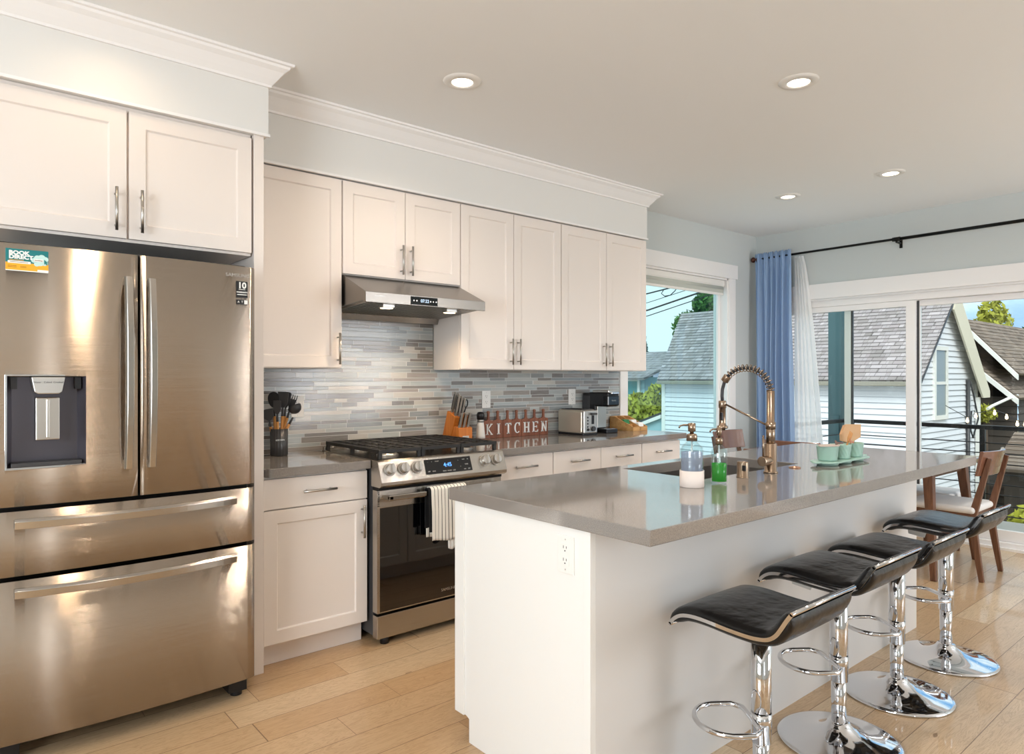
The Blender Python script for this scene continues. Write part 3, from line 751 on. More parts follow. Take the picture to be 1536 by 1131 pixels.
# control panel: sloped face
pf = [(3.04, .917), (2.985, .917), (2.972, .910), (2.935, .812), (2.938, .795), (2.955, .785), (3.04, .785)]
cp = obj('control_panel', MB().prism(pf, 0, RX0 - .004, RX1 + .004), 'stain2', r, bevel=.003)
sl = math.atan2(.037, .098)         # lean of the sloped face
def onpanel(x, t, out):             # t: 0 bottom .. 1 top
    y = 2.935 + .037 * t; z = .812 + .098 * t
    return (x, y - cos(sl) * out, z + sin(sl) * out)
for i, (kx) in enumerate((1.700, 1.778, 1.856, 2.288, 2.366)):
    kb = MB(); c0 = Vector(onpanel(kx, .58, 0)); dr_ = (Vector(onpanel(kx, .58, 1)) - c0)
    kb.cone(c0, c0 + dr_ * .008, .031, .031, 28).cone(c0 + dr_ * .008, c0 + dr_ * .030, .027, .024, 28)
    k = obj('knob', kb, 'silver', r, bevel=.0015)
    up = Vector((sin(.15), sin(sl), cos(sl))).normalized(); p = c0 + dr_ * .036
    obj('knob_grip', MB().beam(p - up * .023, p + up * .023, .010, .014), 'silver', k, bevel=.002)
dpl = MB(); a = [onpanel(1.905, .90, .0015), onpanel(2.198, .90, .0015), onpanel(2.198, .16, .0015), onpanel(1.905, .16, .0015)]
b_ = [onpanel(1.905, .90, -.002), onpanel(2.198, .90, -.002), onpanel(2.198, .16, -.002), onpanel(1.905, .16, -.002)]
dpl.add(a + b_, [(3, 2, 1, 0), (0, 1, 5, 4), (1, 2, 6, 5), (2, 3, 7, 6), (3, 0, 4, 7)])
obj('display', dpl, 'blackgloss', r)
FYs = (radians(90) + 0 - sl, 0, 0)
text('clock', '4:45', .030, onpanel(2.045, .56, .0022), FYs, 'ledblue', r, .0004)
for xx, t, s_ in ((1.925, .78, '-'), (1.950, .78, '+'), (1.982, .78, 'START'), (1.925, .30, 'OFF'), (1.955, .30, 'BAKE'), (2.02, .26, 'BROIL'), (2.05, .26, 'WARM'), (2.08, .26, 'CLN'), (2.115, .72, '^'), (2.125, .42, 'v'), (2.150, .76, 'WIFI'), (2.178, .76, 'HI'), (2.165, .50, 'TIMER'), (2.15, .26, 'ON'), (2.178, .26, 'OFF')):
    text('control_text', s_, .0085, onpanel(xx, t, .0022), FYs, 'silver', r, .0003)
obj('vent_gap', MB().box(RX0 + .004, RX1 - .004, 2.975, 3.04, .768, .786), 'darkgap', r)
# oven door
dz0, dz1 = .163, .768
door = obj('oven_door', MB().ring(1, 2.985, 3.03, RX0, RX1, dz0, dz1, .016, .016, .006, .088), 'stain2', r, bevel=.002)
obj('oven_glass', MB().box(RX0 + .014, RX1 - .014, 2.987, 3.028, dz0 + .005, dz1 - .087), mat('oven glass', '060608', .03, 0, 1.0, coat=.5), door)
text('oven_badge', 'SAMSUNG', .021, (2.075, 2.9862, .205), FY, 'silver', door, .0004)
hb = MB().box(RX0 + .035, RX1 - .035, 2.925, 2.943, .722, .748)
for xx in (RX0 + .035, RX1 - .060): hb.box(xx, xx + .025, 2.925, 2.990, .724, .746)
obj('handle', hb, 'handle', door, bevel=.004)
sv = MB()
for k in range(9): sv.box(RX0 + .004, RX0 + .012, 2.9835, 2.9855, .690 + k * .0085, .694 + k * .0085)
obj('vent_slots', sv, 'black', door)
obj('warming_drawer', MB().box(RX0, RX1, 2.985, 3.03, .036, .150), 'stain2', r, bevel=.003)
for xx in (RX0 + .06, RX1 - .06): obj('foot', MB().cyl((xx, 3.02, 0), (xx, 3.02, .045), .022, 14), 'black', r)
# burners and grates
for bx, by, br in ((1.80, 3.15, .045), (1.80, 3.46, .036), (2.04, 3.30, .05), (2.28, 3.15, .05), (2.28, 3.46, .034)):
    bb = obj('burner', MB().lathe([(0, .918), (br + .012, .918), (br + .012, .924), (br, .932), (0, .932)], (bx, by), 24), 'silver', r)
    obj('burner_cap', MB().lathe([(0, .9325), (br, .9325), (br + .001, .938), (br - .006, .942), (0, .943)], (bx, by), 24), 'iron', bb)
for gi in range(3):
    gx0 = RX0 + .018 + gi * .2495; gx1 = gx0 + .245; g_ = MB(); zt = .957; gy0, gy1 = 3.005, 3.595
    def bar(a, b, w=.010, h=.016): g_.beam(a, b, w, h)
    for yy_ in (gy0, gy1): bar((gx0, yy_, zt), (gx1, yy_, zt), .014, .018)
    for xx in (gx0 + .007, gx1 - .007): bar((xx, gy0, zt), (xx, gy1, zt), .014, .018)
    for k in range(1, 8):
        yy_ = gy0 + (gy1 - gy0) * k / 8; bar((gx0, yy_, zt + .001), (gx1, yy_, zt + .001), .008, .016)
    for k in (1, 2): bar((gx0 + .245 * k / 3, gy0, zt + .002), (gx0 + .245 * k / 3, gy1, zt + .002), .009, .014)
    for xx in (gx0 + .01, gx1 - .01):
        for yy_ in (gy0 + .004, 3.30, gy1 - .004): g_.box(xx - .009, xx + .009, yy_ - .009, yy_ + .009, .918, .960)
    obj('grate', g_, 'iron', r, bevel=.0015, seg=1)
# towels on the oven handle (x is across)
def towel(x0, x1, zf, zb, mname, name, label, r0=.013, amp=.004, seed=0, zbar=.735, extra=0.0, nf=5, flare=0):
    rnd_ = random.Random(seed); ph = rnd_.random() * 6
    yc, rr = 2.934, r0 + extra; rows = []; n = 26; prof = []
    for i in range(15): t = i / 14; prof.append((yc + rr, zb + (zbar + .010 - zb) * t, 1 - t))
    for i in range(9): a = pi * i / 8; prof.append((yc + rr * cos(a), zbar + .014 + rr * sin(a) * .8, 0))
    for i in range(1, 21): t = i / 20; prof.append((yc - rr, zbar + .010 + (zf - zbar - .010) * t, t))
    for i in range(n + 1):
        u = i / n; x = x0 + (x1 - x0) * u; row = []
        for y, z, t in prof:
            d = sin(u * nf * 2 * pi + ph + t * .6) * amp * min(1, t * 2.2 + .12)
            side = -1 if y < yc else 1
            xx = x + (u - .5) * flare * t
            row.append((xx, y + side * abs(d) * (1 if side < 0 else .3) + (side * .004 * t if side < 0 else 0), z + (.006 * sin(u * 7 + ph) * t)))
        rows.append(row)
    o = obj(name, MB().grid(rows), mname, None, solid=.0022); tag(o, label, 'towel', 'towels on the oven handle'); return o
towel(1.915, 2.135, .492, .50, 'stripe', 'striped_towel', 'white kitchen towel with thin black stripes hanging over the oven door handle', extra=.010, amp=.007, seed=3, nf=6)
towel(1.902, 1.992, .545, .56, 'black_cloth', 'black_towel', 'black towel hanging on the oven handle, left of and behind the striped towel', seed=5, extra=.0035)
towel(2.02, 2.10, .440, .62, 'white_cloth', 'small_white_cloth', 'small plain white cloth whose end shows below the striped towel', r0=.012, extra=.0035, seed=9, nf=2)

# ============================================================ HOOD
r = thing('range_hood', 'stainless steel under-cabinet range hood with a black touch display', 'range hood', (2.02, 3.35, 1.65))
hx0, hx1 = 1.642, 2.400; yf = 3.09
hp = [(YB - .011, 1.868), (3.345, 1.868), (yf, 1.757), (yf, 1.705), (yf + .015, 1.705), (yf + .035, 1.716), (3.56, 1.690), (3.575, 1.655), (YB - .011, 1.655)]
# body tapering: the top is as wide as the bottom, ends flush with the cabinets
M['stain3'] = brushed('brushed stainless hood', '9c9792', .26, .3)
obj('shell', MB().prism(hp, 0, hx0, hx1), 'stain3', r, bevel=.0015)
fl = MB()
for k in range(30):
    xx = hx0 + .03 + k * (hx1 - hx0 - .06) / 29
    fl.beam((xx, yf + .05, 1.7125), (xx, 3.53, 1.6895), .012, .010)
obj('filter', fl, 'steelbar', r)
obj('display', MB().box(1.905, 2.072, yf - .003, yf + .004, 1.709, 1.752), 'blackgloss', r)
text('display_digits', '07:22', .024, (1.990, yf - .0036, 1.7305), FY, 'led', r, .0003)
mb = MB()
for xx in (1.922, 1.940, 2.026, 2.044, 2.062): mb.cyl((xx, yf - .0038, 1.7305), (xx, yf - .002, 1.7305), .004, 12)
obj('touch_buttons', mb, 'silver', r)
text('hood_badge', 'COSMO', .011, (1.72, yf - .0012, 1.738), FY, 'silver', r, .0004, 1.5)
for xx in (1.80, 2.20):
    hl = obj('lamp_housing', MB().box(xx - .035, xx + .035, 3.135, 3.185, 1.688, 1.712), 'silver', r, bevel=.003)
    obj('lamp', MB().box(xx - .027, xx + .027, 3.141, 3.179, 1.685, 1.6885), 'ledw', hl)
    l = bpy.data.lights.new('hood_light', 'SPOT'); l.energy = 12; l.color = (1, .74, .46); l.spot_size = radians(125); l.spot_blend = .8; l.shadow_soft_size = .03
    lo = bpy.data.objects.new('hood_light', l); lo.location = (xx, 3.16, 1.682); lo.rotation_euler = (radians(18), 0, 0); COL.objects.link(lo); lo.parent = r
    lo.location = Vector(lo.location) - r.location

# ============================================================ CEILING LIGHTS
LP = [(1.89, 2.61, 'recessed ceiling light above the range, in front of the hood'), (3.105, 1.592, 'recessed ceiling light above the kitchen island'),
      (4.971, 1.898, 'recessed ceiling light nearest the sliding glass door'), (5.006, 2.651, 'recessed ceiling light between the island light and the kitchen window')]
HID = [(.50, 2.79), (2.25, .95), (.6, .9), (-.9, 1.6)]  # unseen downlights, added as bare spots without fixtures
for i, (x_, y_, lab) in enumerate([p for p in LP] + [(a, b, 'recessed ceiling light outside the picture') for a, b in HID]):
    big = .072
    if i < 4:
        r = thing('ceiling_light', lab, 'ceiling light', (x_, y_, CEIL - .002), 'recessed ceiling lights')
        obj('trim_ring', MB().lathe([(big - .024, CEIL - .001), (big - .020, CEIL - .010), (big + .012, CEIL - .007), (big + .018, CEIL - .0005)], (x_, y_), 40), 'white', r)
        obj('diffuser', MB().lathe([(0, CEIL - .0065), (big - .023, CEIL - .0065), (big - .022, CEIL - .001)], (x_, y_), 40), 'lampw', r)
    l = bpy.data.lights.new('downlight', 'SPOT'); l.energy = (46, 40, 44, 44, 5.5, 34, 26, 30)[i]; l.color = {0: (1, .82, .62), 4: (1, .74, .48), 6: (1, .84, .66), 7: (1, .84, .66)}.get(i, (1, .90, .79)); l.spot_size = radians(150); l.spot_blend = .9; l.shadow_soft_size = .05
    lo = bpy.data.objects.new('downlight', l); COL.objects.link(lo); lo.location = (x_, y_, CEIL - .014)

# ============================================================ ISLAND
IX0, IX1, IYB, IYF = 1.475, 3.97, 1.388, 2.075
r = thing('kitchen_island', 'long white kitchen island base with grey-white panels under the dark grey counter', 'kitchen island', (2.7, 1.73, 0))
SX0, SX1, SY0, SY1 = 2.36, 3.135, 1.61, 2.03
mb = MB().box(IX0 + .02, SX0 - .04, IYB + .006, IYF - .02, .10, .868).box(SX1 + .04, IX1 - .02, IYB + .006, IYF - .02, .10, .868)
mb.box(SX0 - .04, SX1 + .04, IYB + .006, IYF - .02, .10, .62).box(SX0 - .04, SX1 + .04, IYB + .006, SY0 - .03, .62, .868)
obj('body', mb, 'cabisl', r)
obj('back_panel', MB().box(IX0 + .018, IX1, IYB, IYB + .014, 0, .868), 'cabgrey', r, bevel=.001)
ep = MB().prism([(IYB + .0, 0), (1.995, 0), (1.995, .085), (2.012, .092), (IYF, .092), (IYF, .868), (IYB, .868)], 0, IX0, IX0 + .018)
obj('end_panel', ep, 'cabisl', r, bevel=.001)
obj('end_panel', MB().box(IX1 - .018, IX1, IYB + .014, IYF, 0, .868), 'cabisl', r)
obj('end_trim', MB().box(IX0 - .006, IX0, IYF - .055, IYF, .092, .868), 'cabisl', r, bevel=.001); obj('end_trim', MB().box(IX0 - .006, IX0, IYB, IYB + .028, 0, .868), 'cabisl', r, bevel=.001)
obj('toe_kick', MB().box(IX0 + .02, IX1 - .02, 1.985, 1.995, 0, .10), 'cabisl', r)
nd = [-IX0 - .55, -IX0]
xs_ = [IX0, 2.00, 2.76, 3.37, IX1]
for i in range(4):
    a, b = -xs_[i+1], -xs_[i]
    d = obj('drawer', slab(MB(), a + .003, b - .003, .722, .862, mpY(IYF - .02)), 'cabisl', r, bevel=.0015); pull(d, mpY(IYF - .02), (a + b) / 2, .795, .165, False)
    hw = (b - a)
    n_ = 2 if hw > .6 else 1
    for k in range(n_):
        d = obj('door', shaker(MB(), a + hw * k / n_ + .003, a + hw * (k + 1) / n_ - .003, .102, .719, mpY(IYF - .02)), 'cabisl', r, bevel=.0015)
        pull(d, mpY(IYF - .02), a + hw * (k + 1) / n_ - .035 if k == 0 else a + hw * k / n_ + .035, .615, .16, True)
# countertop with sink cut-out
r = thing('island_countertop', 'thick dark grey quartz island top with a sink cut-out', 'countertop', (2.8, 1.64, .869))
TX0, TX1, TY0, TY1, tz0, tz1 = 1.462, 4.14, 1.163, 2.105, .869, .914
def ringpoly(mb, O, I, z0, z1):
    vs = [(x, y, z1) for x, y in O] + [(x, y, z1) for x, y in I] + [(x, y, z0) for x, y in O] + [(x, y, z0) for x, y in I]; fs = []
    for k in range(4):
        j = (k + 1) % 4
        fs += [(k, j, 4 + j, 4 + k), (8 + k, 12 + k, 12 + j, 8 + j), (k, 8 + k, 8 + j, j), (4 + k, 4 + j, 12 + j, 12 + k)]
    return mb.add(vs, fs)
obj('slab', ringpoly(MB(), [(TX0, TY0), (TX1, TY0), (TX1, TY1), (TX0, TY1)], [(SX0, SY0), (SX1, SY0), (SX1, SY1), (SX0, SY1)], tz0, tz1), 'counter', r, bevel=.0025)
# sink
r = thing('kitchen_sink', 'rectangular stainless steel undermount sink in the island top', 'sink', (2.75, 1.82, .65))
zb = .665; o = .010
mb = MB(); mb.add([(SX0 - o, SY0 - o, tz0), (SX1 + o, SY0 - o, tz0), (SX1 + o, SY1 + o, tz0), (SX0 - o, SY1 + o, tz0),
                   (SX0 - o + .01, SY0 - o + .01, zb), (SX1 + o - .01, SY0 - o + .01, zb), (SX1 + o - .01, SY1 + o - .01, zb), (SX0 - o + .01, SY1 + o - .01, zb)],
                  [(0, 1, 5, 4), (1, 2, 6, 5), (2, 3, 7, 6), (3, 0, 4, 7), (4, 5, 6, 7)])
obj('basin', mb, 'sinkm', r)
obj('drain', MB().lathe([(0, zb + .002), (.038, zb + .002), (.045, zb + .006), (.056, zb + .001)], (2.75, 1.86), 28), 'chrome', r)
# outlet plates
def outlet(label, c, face, duplex=True):
    r = thing('outlet', label, 'outlet', c, None); x, y, z = c
    def mp(u, o, zz): return (x + u, y - o, z + zz) if face == 'y' else (x - o, y - u, z + zz)
    def bx(mb, u0, u1, o0, o1, z0, z1):
        a = mp(u0, o0, z0); b = mp(u1, o1, z1); return mb.box(min(a[0], b[0]), max(a[0], b[0]), min(a[1], b[1]), max(a[1], b[1]), z + z0, z + z1)
    obj('cover_plate', bx(MB(), -.036, .036, 0, .005, -.058, .058), 'white', r, bevel=.002)
    obj('socket_insert', bx(MB(), -.0165, .0165, .005, .0065, -.034, .034), 'white', r, bevel=.0006)
    for sgn in (1, -1):
        m2 = MB(); zc = sgn * .019
        bx(m2, -.0075, -.0055, .0062, .0070, zc - .001, zc + .008); bx(m2, .0050, .0070, .0062, .0070, zc, zc + .007); bx(m2, -.002, .002, .0062, .0070, zc - .0095, zc - .0055)
        obj('socket_slots', m2, 'black', r)
    for sgn in (1, -1): obj('screw', bx(MB(), -.002, .002, .005, .0058, sgn * .046 - .002, sgn * .046 + .002), 'silver', r)
    return r
outlet('white outlet plate on the near end panel of the island', (IX0 - .0002, 1.4935, .783), 'x')
outlet('white wall outlet on the tiles behind the knife block and KITCHEN sign', (2.825, YB - .0105, 1.177), 'y')
outlet('white wall outlet on the tiles above the toaster', (3.64, YB - .0105, 1.180), 'y')
outlet('white wall outlet partly hidden behind the black cooking utensils', (1.512, YB - .0105, 1.163), 'y')

# ---- faucet
fx, fyy = 2.748, 1.534; Z0 = .914
r = thing('faucet', 'tall brushed bronze spring-neck kitchen faucet standing behind the island sink', 'faucet', (fx, fyy, Z0))
obj('base', MB().lathe([(0, Z0), (.030, Z0), (.030, Z0 + .006), (.026, Z0 + .008), (.026, 1.038), (.0245, 1.040), (0, 1.040)], (fx, fyy), 32), 'bronze', r)
obj('riser', MB().lathe([(0, 1.035), (.0185, 1.035), (.0185, 1.10), (.0165, 1.102), (.0165, 1.267), (0, 1.270)], (fx, fyy), 28), 'bronze', r)
obj('holder_collar', MB().lathe([(.015, 1.102), (.021, 1.102), (.021, 1.132), (.015, 1.132)], (fx, fyy), 28), 'bronze', r)
obj('valve_body', MB().cyl((fx, fyy, .968), (fx - .072, fyy, .968), .021, 28), 'bronze', r, bevel=.0015)
obj('lever', MB().cyl((fx - .060, fyy, .985), (fx - .060, fyy, 1.078), .0042, 12), 'bronze', r)
hy = fyy + .236
def arc(t):   # t 0 at riser top, 1 at hose collar
    a = pi * t * .86; R = .118
    return Vector((fx, fyy + R - R * cos(a), 1.262 + .105 * sin(a)))
obj('hose', MB().tube([arc(i / 24) for i in range(25)] + [Vector((fx, hy, 1.27)), Vector((fx, hy + .002, 1.24)), Vector((fx, hy, 1.21))], .0075, 12), 'darkgrey', r)
sp = []; turns = 16
for i in range(turns * 14 + 1):
    t = i / (turns * 14); c = arc(t * .93); d = (arc(min(t * .93 + .01, 1)) - arc(max(t * .93 - .01, 0))).normalized()
    a = Vector((1, 0, 0)); b = d.cross(a); ph = t * turns * 2 * pi; sp.append(c + (a * cos(ph) + b * sin(ph)) * .0155)
obj('spring', MB().tube(sp, .0023, 6), 'bronze', r)
c = arc(.95); d = (arc(.98) - arc(.92)).normalized()
obj('spring_collar', MB().cyl(c - d * .014, c + d * .014, .0175, 20), 'bronze', r, bevel=.001)
obj('spray_head', MB().lathe([(0, 1.218), (.0155, 1.218), (.0175, 1.215), (.0175, 1.186), (.0145, 1.183), (.0145, 1.12), (.017, 1.105), (.024, 1.103), (.024, 1.092), (.013, 1.090), (.013, 1.083), (0, 1.083)], (fx, hy), 28), 'bronze', r)
obj('spray_button', MB().box(fx - .018, fx - .010, hy - .012, hy + .002, 1.128, 1.165), 'black', r, bevel=.003)
obj('support_arm', MB().cyl((fx, fyy + .018, 1.118), (fx, hy - .014, 1.203), .0042, 12), 'bronze', r)
r = tag(obj('air_gap', MB().lathe([(0, Z0), (.0255, Z0), (.0255, Z0 + .002), (.0235, Z0 + .004), (.0235, Z0 + .062), (.0215, Z0 + .066), (0, Z0 + .066)], (2.532, 1.536), 32), 'bronze', None), 'short bronze cylindrical air gap cap between soap bottles and faucet', 'air gap')
obj('air_gap_slot', MB().box(2.5105, 2.514, 1.527 - .016, 1.527, Z0 + .03, Z0 + .052), 'black', r, bevel=.001)
tag(obj('sink_hole_cover', MB().lathe([(.010, Z0), (.0255, Z0), (.0255, Z0 + .004), (.020, Z0 + .006), (.012, Z0 + .005), (.010, Z0 + .001)], (2.978, 1.545), 32), mat('copper ring', 'b98e74', .3, .8), None), 'small copper coloured ring lying flat on the island right of the faucet', 'ring')

# ---- soap dispensers
def bottle(c, R, H, label, sleeve, liq, lq_z0, lq_z1, s=1):
    x, y = c; r = thing('soap_dispenser', label, 'soap dispenser', (x, y, Z0))
    e = .0015
    prof = [(0, Z0 + e), (R - .004, Z0 + e), (R, Z0 + .006), (R, Z0 + H * .78), (R * .93, Z0 + H * .86), (R * .62, Z0 + H * .94), (R * .38, Z0 + H), (R * .36, Z0 + H * 1.03)]
    inn = [(R * .36 - .002, Z0 + H * 1.03), (R * .38 - .002, Z0 + H), (R * .62 - .0025, Z0 + H * .935), (R * .93 - .003, Z0 + H * .852), (R - .003, Z0 + H * .775), (R - .003, Z0 + .010), (0, Z0 + .008)]
    obj('bottle', MB().lathe(prof + inn, c, 36), 'bottleglass', r)
    obj('liquid', MB().lathe([(0, lq_z0), (R - .0034, lq_z0), (R - .0034, lq_z1), (0, lq_z1)], c, 36), liq, r)
    if sleeve: obj('sleeve', MB().lathe([(0, Z0), (R + .001, Z0), (R + .0025, Z0 + .003), (R + .0025, Z0 + sleeve), (R + .0004, Z0 + sleeve), (R + .0004, Z0 + .001)], c, 40), 'soapwhite', r)
    t = Z0 + H * 1.0
    obj('pump_collar', MB().lathe([(0, t), (R * .47, t), (R * .47, t + .020), (R * .40, t + .026), (R * .22, t + .028), (0, t + .028)], c, 28), 'bronze', r)
    pm = MB().lathe([(0, t + .026), (R * .17, t + .026), (R * .17, t + .034), (R * .33, t + .036), (R * .33, t + .066), (0, t + .068)], c, 24)
    dx, dy = -.77, .64; L = R * 1.05
    pm.tube([(x, y, t + .060), (x + dx * L * .7, y + dy * L * .7, t + .060), (x + dx * L, y + dy * L, t + .056), (x + dx * L * 1.08, y + dy * L * 1.08, t + .048)], .0032, 8)
    obj('pump', pm, 'bronze', r)
    obj('dip_tube', MB().cyl((x, y, Z0 + .02), (x, y, t), .003, 8), mat('clear tube', 'e8eef0', .2), r)
bottle((2.172, 1.530), .0425, .172, 'clear soap pump bottle with a pinkish white base sleeve, left of the green one', .062, 'blueliq', Z0 + .0095, Z0 + .13)
bottle((2.318, 1.508), .031, .150, 'clear pump bottle half full of bright green soap', 0, 'greenliq', Z0 + .0095, Z0 + .078)

# ---- tray with three cups
r = thing('serving_tray', 'mint green ceramic tray under three mint cups on the island', 'tray', (3.335, 1.50, Z0))
mb = MB()
for cx in (3.20, 3.335, 3.47): mb.lathe([(0, Z0), (.045, Z0), (.052, Z0 + .013), (0, Z0 + .013)], (cx, 1.50), 28)
obj('tray_foot', mb, 'mint', r)
n_ = 8; P_ = []
for cx, a0 in ((3.50, -90), (3.17, 90)):
    for i in range(n_ + 1): a = radians(a0 + 180 * i / n_); P_.append((cx + .062 * cos(a), 1.50 + .062 * sin(a)))
obj('tray_plate', MB().prism(P_, 2, Z0 + .013, Z0 + .020), 'mint', r, bevel=.002)
obj('tray_handle', MB().box(3.075, 3.115, 1.485, 1.515, Z0 + .015, Z0 + .022).box(3.555, 3.597, 1.485, 1.515, Z0 + .015, Z0 + .022), 'mint', r, bevel=.003)
def ribbed_cup(cx, label, kind):
    r = thing('ceramic_cup', label, 'cup', (cx, 1.50, Z0 + .0202), 'mint cups on the tray'); zb_ = Z0 + .0204; H = .068; n = 72; rows = []
    m2 = MB(); vs = []; prof = [(.0, 0), (.036, 0), (.041, .004), (.0465, H), (.0435, H), (.038, .006), (0, .005)]
    K = []
    for i in range(n):
        t = 2 * pi * i / n; row = []
        for k, (rr, z) in enumerate([(0, 0), (.038, 0)] + [(.041 + .007 * j / 12, H * (.04 + .92 * j / 12)) for j in range(13)] + [(.0485, H), (.0455, H), (.039, .006), (0, .005)]):
            if 2 <= k <= 14:
                j = k - 2
                if kind == 0: rr += .0009 * cos(t * 36 + j * pi)
                elif kind == 1: rr += .0009 * cos(t * 18 + j * 1.2)
                else: rr += .0010 * cos(t * 14 + j * .7)
            row.append((cx + rr * cos(t), 1.50 + rr * sin(t), zb_ + z))
        K.append(row)
    K.append(K[0]); obj('cup_body', m2.grid(K), 'mint', r); return r
ribbed_cup(3.20, 'mint green dimpled cup at the near end of the tray', 0)
ribbed_cup(3.335, 'mint green cup in the middle of the tray', 1)
ribbed_cup(3.47, 'mint green ribbed cup at the far end of the tray, with napkins in it', 2)
ZC = Z0 + .0204 + .068
r = thing('paper_napkins', 'folded beige paper napkins standing upright in the far mint cup', 'napkins', (3.47, 1.50, Z0 + .03))
def slab_face(u0, u1, z0, z1, y, th, tilt=0): return MB().prism([(u0, z0), (u1, z0), (u1 + tilt, z1), (u0 + tilt, z1)], 1, y, y + th)
for k in range(4):
    pts = [(3.440, Z0 + .035), (3.498, Z0 + .035), (3.512, ZC + .004), (3.585, ZC + .020), (3.590, ZC + .084 - k * .003), (3.42, ZC + .092 - k * .002), (3.372 + k * .004, ZC + .045), (3.375 + k * .004, ZC + .012), (3.428, ZC + .004)]
    obj('napkin', MB().prism(pts, 1, 1.512 + k * .0045, 1.514 + k * .0045), 'kraft', r)
def utensil(name, label, p0, p1, kind, m='woodlight'):
    """flat wooden piece from handle p0 to head p1"""
    p0 = Vector(p0); p1 = Vector(p1); d = (p1 - p0); L = d.length; mb = MB()
    if kind == 'fork':
        pts = [(-.004, 0), (.004, 0), (.005, L * .62), (.012, L * .72), (.013, L), (.009, L), (.0085, L * .82), (.0055, L * .82), (.005, L), (.002, L), (.0015, L * .82), (-.0015, L * .82), (-.002, L), (-.005, L), (-.0055, L * .82), (-.0085, L * .82), (-.009, L), (-.013, L), (-.012, L * .72), (-.005, L * .62)]
        for a, b in ((-.013, -.009), (-.005, -.002), (.002, .005), (.009, .013)): mb.prism([(a, L * .8), (b, L * .8), (b, L), (a, L)], 2, 0, .002)
        mb.prism([(-.004, 0), (.004, 0), (.005, L * .6), (.013, L * .72), (.013, L * .81), (-.013, L * .81), (-.013, L * .72), (-.005, L * .6)], 2, 0, .002)
    else:
        pp = [(-.004, 0), (.004, 0), (.005, L * .68)] + [(.014 * sin(pi * i / 8 * .95 + .15), L * .68 + L * .32 * i / 8) for i in range(1, 8)]
        pp += [(-a, b) for a, b in pp[::-1]]; mb.prism(pp, 2, 0, .002)
    y = d.normalized(); x = y.cross(Vector((0, -1, .3))).normalized(); z = x.cross(y)
    mt = Matrix(((x.x, y.x, z.x, p0.x), (x.y, y.y, z.y, p0.y), (x.z, y.z, z.z, p0.z), (0, 0, 0, 1)))
    return tag(obj(name, mb.xf(mt), m), label, 'utensil')
utensil('wooden_fork', 'small wooden fork leaning out of the middle mint cup in front of the napkins', (3.335, 1.49, Z0 + .03), (3.40, 1.478, ZC + .056), 'fork')
utensil('wooden_spoon', 'small orange-brown wooden spoon lying across the far mint cup', (3.435, 1.482, ZC + .003), (3.345, 1.462, ZC + .018), 'spoon', 'orange')
utensil('wooden_spoon', 'small dark wooden spoon lying across the middle and near mint cups', (3.37, 1.505, ZC + .003), (3.24, 1.485, ZC + .012), 'spoon', 'walnut')
P_ = [(3.10 + .17 * i / 10, 1.50 + .045 * sin(pi * i / 10)) for i in range(11)] + [(3.27 - .17 * i / 10, 1.50 - .045 * sin(pi * i / 10)) for i in range(1, 10)]
tag(obj('leaf_coaster', MB().prism([(x + .03, y) for x, y in P_], 2, ZC + .0008, ZC + .003), mat('pale leaf', 'b9aaa0', .6)), 'thin pale leaf-shaped coaster lying over the near mint cup', 'coaster')

